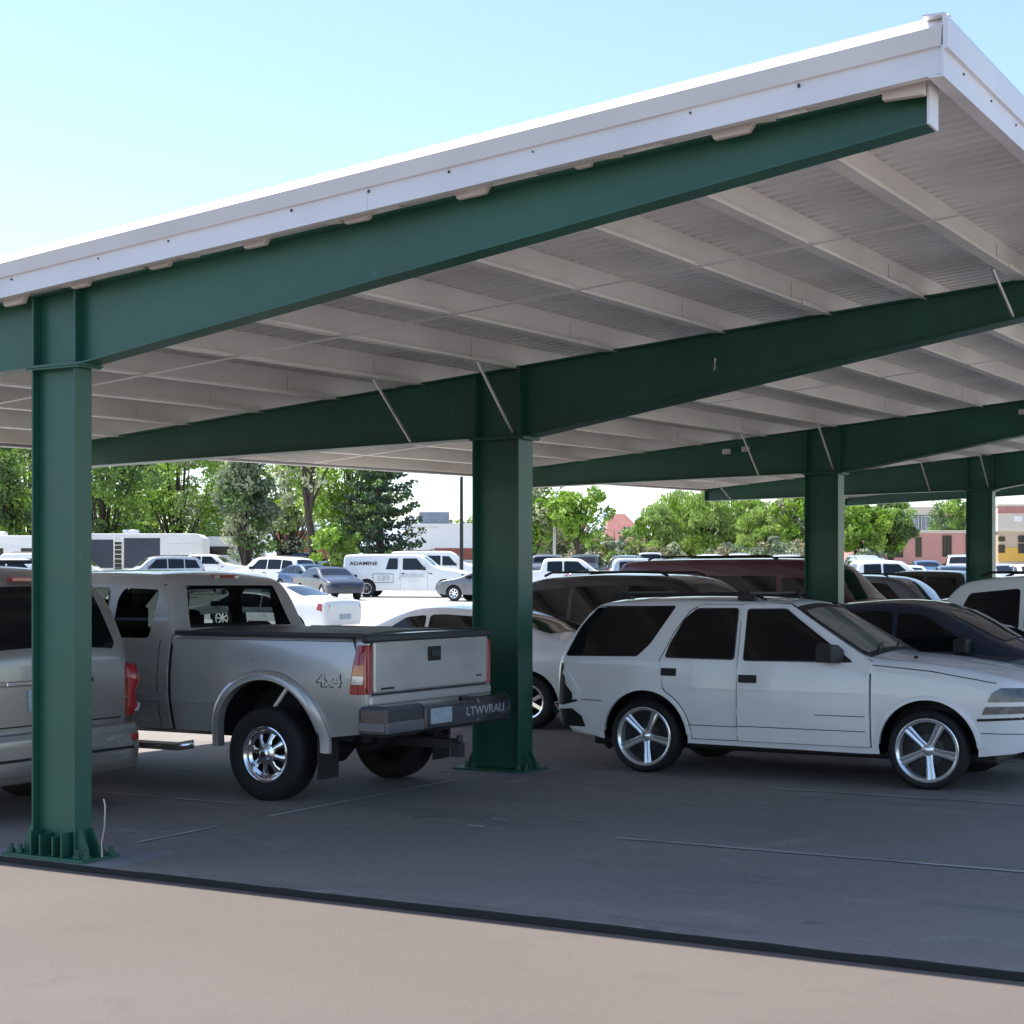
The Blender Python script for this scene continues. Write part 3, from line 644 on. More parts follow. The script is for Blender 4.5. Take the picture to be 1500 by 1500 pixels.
# ------------------------------------------------------------------ hero 3: sand coloured large SUV at the left edge, tail towards us
def hero_tahoe():
    r = empty('parked_suv', 'sand coloured full size SUV at left edge, tail out, with tall red corner light', 'SUV', (-9.10, 8.98, 0), PI)
    W = 2.0
    top = [(0,.62),(.01,1.12),(.04,1.22),(.22,1.68),(.34,1.80),(.6,1.86),(2.8,1.89),(3.3,1.84),(4.0,1.30),(4.9,1.2),(5.1,.9),(5.14,.6)]
    sh = Shape(top, [(0,.45),(.4,.38),(5.14,.38)], W, [(0,1.22),(5.14,1.2)], .27, .06, [(0,.06),(.3,.10),(3.3,.1),(5.14,.12)], .04, rf=.4, rr=.22)
    b = sh.body(step=.09).build('body', M['tan2'], r); b.data.materials.append(M['dark'])
    boolean(b, [wells((1.12, 4.10), W, .45, .40, .4)])
    sh.over(.045, .235, .80, .70, .006, n=10, k=14, corner=.05).build('rear_window', M['glass'], r, 40)
    for sg in (-1, 1):
        sh.side(rounded([(.14,1.27),(.36,1.72),(1.30,1.76),(1.30,1.26)], .05), sg, .004, False).build('quarter_window', M['glass'], r, 40)
        sh.side(rounded([(1.38,1.26),(1.38,1.76),(2.2,1.77),(2.2,1.26)], .05), sg, .004, False).build('side_window', M['glass'], r, 40)
        sh.side(rounded([(2.28,1.26),(2.28,1.77),(3.0,1.75),(3.5,1.26)], .05), sg, .004, False).build('side_window', M['glass'], r, 40)
        t = MB(); n = 8   # tall wraparound lamp: bulged column on the corner
        pts = [(.055, sg*.93, .70), (.035, sg*.955, .78), (.045, sg*.945, .88), (.03, sg*.96, .98), (.05, sg*.94, 1.08), (.08, sg*.92, 1.14)]
        t.tube(pts, [.035, .062, .050, .072, .066, .025], 12); tl = t.build('tail_light', M['red'], r, 70)
        t = MB(); t.tube([(.02, sg*.985, .735), (.012, sg*.99, .80)], [.034, .040], 10); t.build('clear_lens', M['clear'], tl, 70)
        for ax in (1.12, 4.10): wheel(r, ax, sg*(W/2-.12), .39, .23, .25, 'plain', sg)
        arch_lip(sh, r, 1.12, .40, .45, M['tan2'], sg, .02, .05)
        rl = MB(); rl.tube([(.5, sg*.70, 1.87), (.6, sg*.70, 1.925), (2.9, sg*.70, 1.94), (3.05, sg*.70, 1.88)], .016, 8); rl.build('roof_rail', M['dark'], r, 60)
    # liftgate: chrome handle bar, plate, brake light, body line, bumper
    g = MB(); g.box((-.035, -.42, .995), (.02, -.02, 1.035)); g.box((-.04, .02, .995), (.02, .42, 1.035)); g.build('liftgate_bar', M['chrome'], r, bevel=.008)
    g = MB(); g.tube([(-.04, -.44, 1.01), (-.02, -.44, 1.01)], .022, 10); g.build('gate_lock', M['dark'], r, 60)
    g = MB(); g.box((-.012, -.18, .80), (.02, .18, .96)); g.build('number_plate', M['plate'], r, bevel=.004)
    g = MB(); g.box((-.004, -.80, .69), (.012, .80, .70)); g.build('liftgate_seam', M['dark'], r)
    g = MB(); g.box((.20, -.14, 1.765), (.26, .14, 1.80)); g.build('high_brake_light', M['red'], r, bevel=.005)
    g = MB(); s2 = Shape([(0,.60),(.02,.655),(.30,.66),(.42,.64)], [(0,.36),(.06,.28),(.42,.30)], 2.04, [(0,.62),(.5,.62)], .2, .04, .03, .0, rf=.02, rr=.26, sm=1)
    bp = s2.body(step=.04).build('rear_bumper', M['tan2'], r, 40, loc=(-.13, 0, 0))
    g = MB(); g.box((-.142, -.80, .455), (-.12, .80, .475)); g.build('bumper_groove', M['dark'], r)
    g = MB(); g.box((-.139, -.86, .52), (-.12, -.78, .57)); g.build('bumper_reflector', M['red'], r, bevel=.004)
    g = MB(); g.tube([(.02, -.80, .845), (-.02, -.86, .85)], .006, 6); g.build('gate_emblem', M['chrome'], r)
    g = MB(); g.tube([(.3, -.5, .33), (.3, .5, .33)], .09, 12); g.build('muffler', M['dark'], r, 60)
hero_tahoe()
# ------------------------------------------------------------------ the carport
XC = -7.65; FY = [7.685, 13.34, 22.59, 31.79, 41.0]
XL, XR = -13.30, -2.08; Y0, Y1 = 7.47, 41.25
def RZ(x, y): return 3.609+.0854*(x-XC)+.0245*(y-7.685)
cp = empty('carport', 'long double sided steel carport with green columns and white sloping roof', 'carport', (0, 0, 0))
def Ibeam_plate(mb, prof, y, t):      # vertical plate from an (x,z) outline
    n = len(prof); mb.add([(x, y-t/2, z) for x, z in prof]+[(x, y+t/2, z) for x, z in prof], [tuple(range(n)), tuple(range(n, 2*n))]+[(i, (i+1) % n, (i+1) % n+n, i+n) for i in range(n)])
def strip(mb, a, b, y, w, t):         # flange along a line a->b in xz
    (x0, z0), (x1, z1) = a, b
    mb.add([(x0,y-w/2,z0),(x1,y-w/2,z1),(x1,y+w/2,z1),(x0,y+w/2,z0),(x0,y-w/2,z0-t),(x1,y-w/2,z1-t),(x1,y+w/2,z1-t),(x0,y+w/2,z0-t)], [(0,1,2,3),(4,7,6,5),(0,4,5,1),(1,5,6,2),(2,6,7,3),(3,7,4,0)])
for i, y in enumerate(FY):
    end = i in (0, 4)
    wc, bf = (.375, .15) if end else (.50, .27)
    dc = .475 if end else .635 + .01*(i-1); dt = .19 if end else .245
    c = MB(); base = 0.0; cap = RZ(XC, y)-dc-.012
    x0, x1 = XC-wc/2, XC+wc/2
    c.box((x0, y-bf/2, .03), (x0+.014, y+bf/2, cap)); c.box((x1-.014, y-bf/2, .03), (x1, y+bf/2, cap)); c.box((x0+.014, y-.035 if not end else y-.02, .03), (x1-.014, y+.035 if not end else y+.02, cap))
    col = c.build('column', M['green'], cp, bevel=.003)
    p = MB(); hx = .40 if not end else .37
    p.box((XC-hx, y-.24 if not end else y-.16, .004), (XC+hx*.9, y+.24 if not end else y+.17, .03)); p.build('base_plate', M['green'], col, bevel=.004)
    p = MB()      # stiffening gussets round the foot
    for gx in ([x0+.05, x0+.13, x0+.24, x1-.06] if end else [x1+.001]):
        if end:
            for s_ in (-1, 1):
              p = MB(); p.box((gx, y+s_*.02 if s_ > 0 else y-.14, .03), (gx+.012, y+.14 if s_ > 0 else y-.02, .17+.02*math.sin(gx*40))); p.build('gusset', M['green'], col, bevel=.002)
    for s_, xx in ((-1, x0), (1, x1)):
        for yy in (y-.05, y+.05):
            p = MB(); p.add([(xx, yy-.006, .03), (xx+s_*.10, yy-.006, .03), (xx+s_*.085, yy-.006, .10), (xx+s_*.03, yy-.006, .20), (xx, yy-.006, .20), (xx, yy+.006, .03), (xx+s_*.10, yy+.006, .03), (xx+s_*.085, yy+.006, .10), (xx+s_*.03, yy+.006, .20), (xx, yy+.006, .20)],
                  [(0,1,2,3,4),(5,6,7,8,9),(0,1,6,5),(1,2,7,6),(2,3,8,7),(3,4,9,8)]); p.build('gusset', M['green'], col, bevel=.002)
    for bx in (-.33, -.25, .24, .32):
        for by in (-.11, .11):
            p = MB(); p.tube([(XC+bx, y+by, .03), (XC+bx, y+by, .085)], .014, 6); p.tube([(XC+bx, y+by, .031), (XC+bx, y+by, .055)], .026, 6); p.build('anchor_bolt', M['green'], col)
    if end and i == 0:
        p = MB(); p.tube([(x1+.14, y+.02, .03), (x1+.135, y+.02, .12), (x1+.16, y+.02, .22), (x1+.175, y+.01, .36), (x1+.17, y, .40)], .006, 6); p.build('conduit_stub', M['galv'], col, 60)
    p = MB(); p.box((XC-wc/2-.03, y-bf/2-.03, cap+.0005), (XC+wc/2+.07, y+bf/2+.03, cap+.0115)); p.box((XC-wc/2-.025, y-bf/2-.025, cap-.0125), (XC+wc/2+.06, y+bf/2+.025, cap-.0005)); p.build('cap_plate', M['green'], col, bevel=.002)
    # tapered beam
    b = MB(); fb = .15 if end else .22; tz = .012
    tops = [(XL, RZ(XL, y)), (XR, RZ(XR, y))]
    zb_l = RZ(XL, y)-(dt if end else .245); zb_c = cap+.012; zb_r = RZ(XR, y)-dt
    strip(b, tops[0], tops[1], y, fb, tz)
    bl, br = XC-wc/2-.03, XC+wc/2+.07
    prof = [(XL, tops[0][1]-tz), (XR, tops[1][1]-tz), (XR, zb_r+tz), (br, zb_c+tz), (bl, zb_c+tz), (XL, zb_l+tz)]
    Ibeam_plate(b, prof, y, .010)
    strip(b, (XL, zb_l+tz), (bl, zb_c+tz), y, fb, tz); strip(b, (bl, zb_c+tz), (br, zb_c+tz), y, fb, tz); strip(b, (br, zb_c+tz), (XR, zb_r+tz), y, fb, tz)
    bo = b.build('beam', M['green'], cp, bevel=.002)
    for xx in (x0, x1-.014):
        for yy in ((y-fb/2+.004, y-.006), (y+.006, y+fb/2-.004)):
            s_ = MB(); s_.box((xx, yy[0], zb_c+tz+.001), (xx+.014, yy[1], RZ(xx, y)-tz-.002)); s_.build('stiffener', M['green'], bo)
    e = MB(); e.box((XR+.001, y-fb/2-.004, zb_r), (XR+.013, y+fb/2+.004, RZ(XR, y)+.17)); e.build('end_plate', M['white'] if i == 0 else M['green'], bo); e = MB(); e.box((XL-.013, y-fb/2-.004, zb_l), (XL-.001, y+fb/2+.004, RZ(XL, y)+.10)); e.build('end_plate', M['white'] if i == 0 else M['green'], bo)
PX = [-12.45, -11.5, -10.55, -9.6, -8.6, -7.55, -6.55, -5.5, -4.55, -3.75, -2.92]
def zsec(x, hand=1):       # purlin section at x, as offsets (dx, 0, dz): Z shape 0.2 deep
    t = .006
    return [(0, 0, 0), (.10, 0, 0), (.10, 0, .022), (.10-t, 0, .022), (.10-t, 0, t), (t, 0, t), (t, 0, .224), (t, 0, .23), (-.06, 0, .23), (-.06, 0, .224), (0, 0, .224)]
for x in PX:
    p = MB(); a = (x, Y0+.04, RZ(x, Y0+.04)+.002); b = (x, Y1-.04, RZ(x, Y1-.04)+.002)
    p.sweep(zsec(x), a, b); po = p.build('purlin', M['purlin'], cp)
    for i, y in enumerate(FY):     # lap pieces over each frame
        if 0 < i < 4:
            k = MB()
            k.sweep([(.008, 0, -.004), (.109, 0, -.004), (.109, 0, .03), (.104, 0, .03), (.104, 0, .001), (.013, 0, .001), (.013, 0, .19), (.008, 0, .19)], (x, y-.75, RZ(x, y-.75)), (x, y+.75, RZ(x, y+.75))); k.build('lap_splice', M['purlin'], po)
# extra light clips along the front beam top
rc = random.Random(2)
for x in (-3.03, -3.86, -4.53, -5.28, -6.0, -6.73, -7.38, -7.95, -8.7, -9.5):
    y = FY[0]; w_ = rc.uniform(.06, .14); h_ = rc.uniform(.022, .045); k = MB()
    k.add([(x-w_, y-.118, RZ(x-w_, y)+.03), (x+w_, y-.118, RZ(x+w_, y)+.03), (x+w_*.6, y-.118, RZ(x, y)-h_+w_*.05), (x-w_*.75, y-.118, RZ(x, y)-h_-w_*.05), (x-w_, y-.078, RZ(x-w_, y)+.03), (x+w_, y-.078, RZ(x+w_, y)+.03), (x+w_*.6, y-.078, RZ(x, y)-h_+w_*.05), (x-w_*.75, y-.078, RZ(x, y)-h_-w_*.05)],
          [(0,1,2,3),(4,5,6,7),(0,1,5,4),(1,2,6,5),(2,3,7,6),(3,0,4,7)]); k.build('purlin_clip', M['trim_beige'], cp, bevel=.006)
k = MB(); x = XR-.20; y = FY[0]; k.box((x, y-.125, RZ(x, y)-.045), (x+.20, y-.078, RZ(x, y)+.05)); k.build('purlin_clip', M['trim_beige'], cp, bevel=.006)
# edge struts at both eaves
for x, nm in ((XR+.03, 'eave_strut'), (XL, 'eave_strut')):
    p = MB(); p.sweep([(0, 0, 0), (.07, 0, 0), (.07, 0, .006), (.006, 0, .006), (.006, 0, .2), (0, 0, .2)], (x, Y0+.04, RZ(x, Y0+.04)+.002), (x, Y1-.04, RZ(x, Y1-.04)+.002)); p.build(nm, M['purlin'], cp)
# corrugated roof sheet: ribs run down the slope
d = MB(); pitch = .15; n = int((Y1-Y0-.28)/pitch)
prof = []
for i in range(n):
    y = Y0+.14+i*pitch; prof += [(y, 0), (y+.095, 0), (y+.108, .028), (y+.137, .028)]
prof.append((Y0+.14+n*pitch, 0))
xa, xb = XL-.04, XR+.07; vs = []
for y, h in prof: vs += [(xa, y, RZ(xa, y)+.234+h), (xb, y, RZ(xb, y)+.234+h), (xa, y, RZ(xa, y)+.237+h), (xb, y, RZ(xb, y)+.237+h)]
fs = []
for i in range(len(prof)-1):
    a = i*4; b = a+4; fs += [(a, a+1, b+1, b), (a+2, b+2, b+3, a+3)]
d.add(vs, fs); d.build('roof_sheet', M['deck'], cp)
# rake trims (front and far end)
def rake(y, s, nm):
    P = [(0, -.010), (.0, .112), (-.018*s, .114), (-.018*s, .205), (-.006*s, .212), (.10*s, .292), (.14*s, .292), (.14*s, .282), (.10*s, .282), (.012*s, .20), (.012*s, -.004), (.05*s, -.004), (.05*s, -.010)]
    a, b = XL-.06, XR+.115
    t = MB(); vs = [(x, y+q, RZ(x, y)+z) for x in (a, b) for q, z in P]; n = len(P); mi = [0, 0, 1, 1, 2, 2, 2, 0, 0, 0, 0, 0, 0]
    for i in range(n): t.add([vs[i], vs[(i+1) % n], vs[(i+1) % n+n], vs[i+n]], [(0, 1, 2, 3)], mi[i])
    t.add(vs, [tuple(range(n)), tuple(range(n, 2*n))], 0)
    o = t.build(nm, [M['white'], M['trim_beige'], M['white']], cp)
    sc = MB(); x = a+.3; rr_ = random.Random(5)
    while x < b: h_ = .006+.006*rr_.random(); sc.box((x, y-.004*s-.004, RZ(x, y)+.085), (x+h_, y+.004-.004*s, RZ(x, y)+.085+h_*1.4)); x += rr_.uniform(.45, .95)
    sc.build('screw', M['plastic'], o)
    lp = MB()
    for x in (-11.2, -5.15):   # overlapping joints of the trim lengths
        lp.sweep([(0, y-.0025*s, -.008), (.003, y-.0025*s, -.008), (.003, y, .10), (0, y, .10)], (x, 0, RZ(x, y)), (x+.004, 0, RZ(x+.004, y)))
    lp.build('trim_joint', M['white'], o)
rake(Y0, 1, 'rake_trim'); rake(Y1, -1, 'rake_trim')
def eave(x, s, nm):
    P = [(0, -.03), (0, .095), (.018*s, .10), (.018*s, .225), (.004*s, .262), (-.10*s, .264), (-.10*s, .256), (-.006*s, .252), (-.012*s, .10), (-.012*s, -.02), (-.07*s, -.02), (-.07*s, -.03)]
    t = MB(); a, b = Y0-.018, Y1+.018; vs = [(x+q, y, RZ(x, y)+z) for y in (a, b) for q, z in P]; n = len(P)
    t.add(vs, [(i, (i+1) % n, (i+1) % n+n, i+n) for i in range(n)]+[tuple(range(n)), tuple(range(n, 2*n))]); o = t.build(nm, M['white'], cp)
    sc = MB(); y = a+.35
    while y < b: sc.box((x-.006, y, RZ(x, y)+.06), (x+.006, y+.010, RZ(x, y)+.070)); y += .55
    sc.build('screw', M['plastic'], o)
eave(XR+.12, 1, 'eave_trim'); eave(XL-.07, -1, 'eave_trim')
# flange braces and mid bay straps
for i in (1, 2, 3):
    y = FY[i]; dc = .635+.01*(i-1)
    for x in (-12.75, -8.62, -7.50, -2.95):
        t = (XC-x)/(XC-XL) if x < XC else (x-XC)/(XR-XC); dep = dc+(.245-dc)*min(1, abs(t))
        p = MB(); p.tube([(x, y-.72, RZ(x, y-.72)+.01), (x+.02, y-.115, RZ(x, y)-dep+.02)], .014, 5); p.build('flange_brace', M['galv'], cp)
for y in (10.5, 17.9, 27.2, 36.4):
    p = MB(); a, b = (XL+.1, RZ(XL, y)-.004), (XR-.02, RZ(XR, y)-.004); strip(p, (a[0], a[1]), (b[0], b[1]), y, .05, .003); p.build('purlin_strap', M['purlin'], cp)
for i, x in ((1, -8.95), (2, -9.0), (1, -4.7), (2, -4.2)):     # small steel angles hanging at the purlin laps
    y = FY[i]-.18; z = RZ(x, y); p = MB(); p.add([(x, y, z), (x+.22, y, z), (x+.11, y, z+.16), (x, y+.01, z), (x+.22, y+.01, z), (x+.11, y+.01, z+.16)], [(0,1,2),(3,4,5),(0,1,4,3),(1,2,5,4),(2,0,3,5)]); p.build('lap_bracket', M['galv'], cp)
for x, y in ((-9.15, FY[2]), (-8.85, FY[2]), (-4.9, FY[2])):
    p = MB(); p.box((x, y-.16, RZ(x, y)-.20), (x+.13, y-.11, RZ(x, y)-.12)); p.build('junction_box', M['galv'], cp, bevel=.01)
p = MB(); x = -5.45; y = FY[1]; p.tube([(x, y-.115, RZ(x, y)-.30), (x, y-.16, RZ(x, y)-.34), (x+.01, y-.16, RZ(x, y)-.24)], .010, 6); p.build('hook', M['galv'], cp)
# ------------------------------------------------------------------ ground
def sheet(name, xs, ys, dz, m, thick=None):
    mb = MB(); vs = [(x, y, terr(x, y)+dz) for y in ys for x in xs]; n = len(xs)
    mb.add(vs, [(j*n+i, j*n+i+1, (j+1)*n+i+1, (j+1)*n+i) for j in range(len(ys)-1) for i in range(n-1)])
    return struct(mb.build(name, m))
far = [-6000, -2500, -1000, -500, -300]
xs = far+[-300+6*i for i in range(1, 84)]+[210, 300, 500, 1200, 3000, 6000]
ys = [7.5]+[7.5+6*i for i in range(1, 48)]+[300, 400, 600, 1200, 3000, 7000]
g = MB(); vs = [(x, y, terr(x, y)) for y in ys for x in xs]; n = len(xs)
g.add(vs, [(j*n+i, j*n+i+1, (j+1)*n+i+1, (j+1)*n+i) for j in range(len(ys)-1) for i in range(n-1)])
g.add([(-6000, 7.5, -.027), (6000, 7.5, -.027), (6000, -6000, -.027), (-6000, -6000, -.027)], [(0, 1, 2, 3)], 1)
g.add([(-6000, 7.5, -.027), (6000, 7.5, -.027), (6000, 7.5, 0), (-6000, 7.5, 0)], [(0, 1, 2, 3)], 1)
struct(g.build('ground', [M['lot_glare'], M['fore']]))
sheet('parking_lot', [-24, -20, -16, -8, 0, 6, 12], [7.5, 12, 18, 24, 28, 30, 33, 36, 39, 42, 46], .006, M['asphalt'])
k = MB(); rk = random.Random(9); n_ = 420; vs = []; w1 = w2 = 0
for i in range(n_+1):
    x = -24+36*i/n_; w1 = w1*.8+rk.uniform(-.004, .004); w2 = w2*.7+rk.uniform(-.0045, .0045)
    vs += [(x, 7.486+w1, -.024), (x, 7.488+w1, .0085+w2*.25), (x, 7.514+w2, .0088+w2*.25), (x, 7.514+w2, -.024)]
k.add(vs, [(i*4+j, i*4+(j+1) % 4, (i+1)*4+(j+1) % 4, (i+1)*4+j) for i in range(n_) for j in range(4)]+[(0, 1, 2, 3), (n_*4, n_*4+1, n_*4+2, n_*4+3)])
struct(k.build('kerb', M['kerb']))
k = MB()
def line(x0, y0, x1, y1, w=.055):
    dx, dy = x1-x0, y1-y0; l = math.hypot(dx, dy); nx, ny = -dy/l*w/2, dx/l*w/2
    k.add([(x0+nx, y0+ny, terr(x0, y0)+.0115), (x1+nx, y1+ny, terr(x1, y1)+.0115), (x1-nx, y1-ny, terr(x1, y1)+.0115), (x0-nx, y0-ny, terr(x0, y0)+.0115)], [(0, 1, 2, 3)])
line(-4.9, 10.12, 2, 10.16, .05); line(-6.1, 10.12, -5.95, 10.12, .04); line(-5.0, 13.22, 2, 13.25, .04)
for y in (16.4, 19.6, 22.75, 25.9, 29.0, 32.1): line(-13.3, y, -2, y)
line(-13.3, 10.2, -8.2, 10.22, .035); line(-7.18, 13.55, -6.45, 14.5, .03)
line(-7.62, 9.75, -7.60, 12.4, .045); line(-7.62, 8.35, -7.63, 9.2, .035); line(-7.1, 12.5, -7.05, 12.95, .03)
for (a, b, c_, d_) in ((-6.9, 9.7, -6.84, 9.71), (-8.35, 9.3, -8.28, 9.32), (-9.45, 11.0, -9.36, 11.02), (-6.1, 10.5, -5.98, 10.51)): line(a, b, c_, d_, .03)
struct(k.build('stall_line', M['stripe']))
for i, y in enumerate(FY):
    p = MB(); a = .46 if i else .56
    p.box((XC-a, y-.42 if i else 7.512, -.02), (XC+a, y+.42, .0105 if i else .0105)); struct(p.build('column_footing', M['pad']))
# ------------------------------------------------------------------ cars under the roof beyond the first row
vehicle('sedan', M['suvwhite'], 'white sedan under the roof, tail out between the pewter pickup and black wagon', 'car', (-10.80, 18.1), PI, scale=1.0, sx=1.08)
vehicle('suv', M['black'], 'black SUV under the roof behind the white sedan, right of the thick column', 'SUV', (-9.15, 21.1), 0, scale=1.03, sx=.92)
vehicle('van', M['maroon'], 'dark maroon van under the roof behind the white compact SUV', 'van', (-9.2, 25.6), 0, scale=1.04, sx=.92)
vehicle('sedan', M['navy'], 'dark blue hatchback just beyond the white compact SUV, windscreen sloping to the right', 'car', (-4.95, 17.6), 0, scale=1.07)
vehicle('suv', M['white2'], 'white SUV with black windows at right edge beyond the dark blue hatchback', 'SUV', (-3.15, 21.3), 0, scale=1.02)
vehicle('sedan', M['beige'], 'beige sedan mostly hidden, only its roof showing past the third column', 'car', (-5.5, 24.4), 0, scale=1.08)
vehicle('suv', M['greycar'], 'dark grey SUV in the shade at the far end of the carport', 'SUV', (-10.0, 33.4), 0, scale=1.0)
vehicle('pickup', M['black'], 'black pickup in the shade beside the far dark grey SUV', 'pickup', (-9.9, 37.0), PI, scale=1.0)
# ------------------------------------------------------------------ vehicles in the open lot
kind('utility', L=6.0, W=2.05, R=.40, ax=(1.15, 4.85), tumble=.12, r=[(0,.10),(3.4,.1),(6,.12)],
     top=[(0,.55),(.02,1.3),(.06,1.88),(.2,1.98),(3.4,2.0),(3.75,1.92),(4.35,1.38),(5.5,1.25),(5.9,1.05),(6.0,.7)],
     belt=[(0,1.22),(6,1.2)], side=[[(2.05,1.28),(2.2,1.80),(2.62,1.80),(2.62,1.28)],[(2.85,1.26),(2.85,1.8),(3.5,1.8),(3.98,1.26)]],
     ws=(3.82,4.30), rw=(.025,.05), tl=[(.02,.95),(.03,1.3),(.15,1.3),(.15,.95)], hl=[(5.65,.88),(5.6,1.08),(5.85,1.05),(5.88,.86)])
def at(px, d): return wp(px, d)
UR = .515   # heading square to the view
u = vehicle('utility', M['white2'], 'white lettered utility van parked side on in the sunny lot beside the spruce', 'van', at(600, 77), UR-.12, name='utility_van')
sh = Shape(KINDS['utility']['top'], [(0,.42),(6,.34)], 2.05, KINDS['utility']['belt'], .12, rr=.16, rf=.42)
for body, size, x, z, mm in (('ADAMINE', .24, 1.0, 1.55, 'dark'), ('139', .34, 1.95, .86, 'silver'), ('JANERIK', .26, 3.3, .98, 'silver'), ('..........', .13, 3.4, .76, 'silver')):
    text('lettering', body, size, M[mm], u, (x, -sh.y(x, z)-.02, z), (PI/2, 0, 0), .004, 1.25)
b = MB()
for s_ in ((1.45, .66, 2.42, .675), (1.45, 1.065, 2.42, 1.08), (1.45, .675, 1.465, 1.065), (2.405, .675, 2.42, 1.065)): b.box((s_[0], -1.035, s_[1]), (s_[2], -1.02, s_[3]))
b.build('panel_outline', M['plastic'], u)
vehicle('sedan', M['white2'], 'white sedan in sunlight just past the pewter pickup, red tail light towards us', 'car', at(392, 43), UR+PI-.45, scale=1.0)
lots = [
 (398, 86, 'suv', 'white2', UR+PI-.5, 'white SUV parked between the round tree and the blue sedan'),
 (452, 84, 'sedan', 'blue', UR-.9, 'blue sedan below the dark leaning trunk'),
 (482, 74, 'sedan', 'navy', UR-1.1, 'navy sedan hood beside the rear of the utility van'),
 (720, 71, 'sedan', 'greycar', UR+PI-.4, 'dark grey sedan nose beside the thick second column'),
 (232, 88, 'suv', 'silver', UR+PI+.4, 'silver SUV with pale windscreen in front of the motorhomes'),
 (90, 76, 'van', 'white2', UR+.1, 'white van in the lot behind the first column'),
 (14, 70, 'pickup', 'white2', UR+.1, 'white pickup in the lot at far left edge'),
 (300, 98, 'pickup', 'white2', UR-.1, 'white pickup in front of the round grey green tree'),
 (575, 104, 'sedan', 'silver', UR+.1, 'silver sedan behind the utility van under the spruce'),
 (655, 112, 'suv', 'white2', UR-.1, 'white SUV behind the hood of the utility van'),
 (640, 96, 'van', 'white2', UR-.05, 'white van behind the utility van near the light pole'),
]
for px, d_, kd, pm, rz, lb in lots: vehicle(kd, M[pm], lb, {'suv': 'SUV', 'sedan': 'car', 'van': 'van', 'pickup': 'pickup'}[kd], at(px, d_), rz)
rnd = random.Random(11)
CN = {'white2': 'white', 'silver': 'silver', 'greycar': 'dark grey', 'black': 'black', 'redcar': 'red', 'beige': 'beige', 'blue': 'blue', 'navy': 'navy', 'maroon': 'maroon'}
KN = {'sedan': 'sedan', 'suv': 'SUV', 'pickup': 'pickup', 'van': 'van'}
ORD = ['', 'second', 'third', 'fourth', 'fifth', 'sixth', 'seventh', 'eighth', 'ninth', 'tenth']
def row(d_, p0, p1, n, rname, jit=.5, pal=('white2', 'white2', 'silver', 'black', 'silver', 'greycar', 'beige', 'blue'), long=False):
    seen = {}; items = []
    for i in range(n):
        px = p0+(p1-p0)*(i+.5)/n; kd = rnd.choice(['sedan', 'sedan', 'suv', 'pickup', 'suv', 'sedan']); pm = rnd.choice(pal)
        items.append((px, kd, pm)); seen[(kd, pm)] = seen.get((kd, pm), 0)+1
    cnt = {}
    for px, kd, pm in items:
        key = (kd, pm); cnt[key] = cnt.get(key, 0)+1; k_ = cnt[key]
        pos = '' if seen[key] == 1 else ('leftmost ' if k_ == 1 else ORD[k_-1]+' from left ')
        lb = (pos+'%s %s in the %s' % (CN[pm], KN[kd], rname)) if pos else 'only %s %s in the %s' % (CN[pm], KN[kd], rname)
        rz = (UR+PI/2+rnd.uniform(-.25, .1)+rnd.choice([0, PI])) if not long else UR+rnd.choice([0, PI])+rnd.uniform(-.2, .2)
        vehicle(kd, M[pm], lb, 'SUV' if kd == 'suv' else 'car' if kd == 'sedan' else kd, at(px+rnd.uniform(-3, 3), d_+rnd.uniform(-1, 1)), rz, 'cars parked in the sunny lot')
row(70, 775, 1180, 4, 'nearest sunny row between second and third columns', long=True, pal=('white2', 'silver', 'silver', 'white2'))
row(96, 772, 1185, 7, 'middle sunny row between second and third columns')
row(122, 765, 1190, 10, 'far row under the willows', pal=('white2', 'silver', 'redcar', 'beige', 'greycar', 'white2', 'maroon'))
row(60, 1236, 1430, 2, 'nearest sunny row right of the third column', long=True, pal=('white2', 'greycar', 'silver'))
row(78, 1236, 1430, 3, 'middle sunny row right of the third column')
row(100, 1236, 1430, 4, 'far sunny row before the pink building')
row(84, 1455, 1520, 2, 'sunny row right of the fourth column', pal=('white2', 'redcar', 'silver'))
row(118, 310, 470, 4, 'row under the left hand trees', pal=('white2', 'silver', 'blue'))
# ------------------------------------------------------------------ motorhomes
M['rv'] = mat('motorhome_shell', (.70, .69, .67), .4, noise=(1.2, .08)); M['rvdark'] = mat('motorhome_dark_panel', (.028, .032, .055), .35, noise=(2, .2))
def rv(px, d_, L, H, lb, panels, name='motorhome', rz=UR, ac=True):
    x, y = at(px, d_); r = empty(name, lb, 'motorhome', (x, y, terr(x, y)), rz)
    b = MB(); P = rounded([(-L/2, .55), (-L/2, H-.1), (-L/2+.25, H), (L/2-.4, H), (L/2, H-.35), (L/2, .55)], .18, 5); n = len(P)
    b.add([(a, -1.2, z) for a, z in P]+[(a, 1.2, z) for a, z in P], [tuple(range(n)), tuple(range(n, 2*n))]+[(i, (i+1) % n, (i+1) % n+n, i+n) for i in range(n)])
    b.build('shell', M['rv'], r, bevel=.06)
    for a0, a1, z0, z1, mt, nm in panels:
        q = MB(); q.box((a0, -1.225, z0), (a1, -1.19, z1)); q.build(nm, M[mt], r, bevel=.02)
    if ac: q = MB(); q.box((-L*.22, -.4, H), (-L*.22+1.0, .4, H+.28)); q.build('roof_unit', M['white'], r, bevel=.12)
    for ax in (-L*.28, L*.33):
        for sg in (-1, 1): wheel(r, ax, sg*1.05, .4, .24, .24, 'plain', sg, False)
    return r
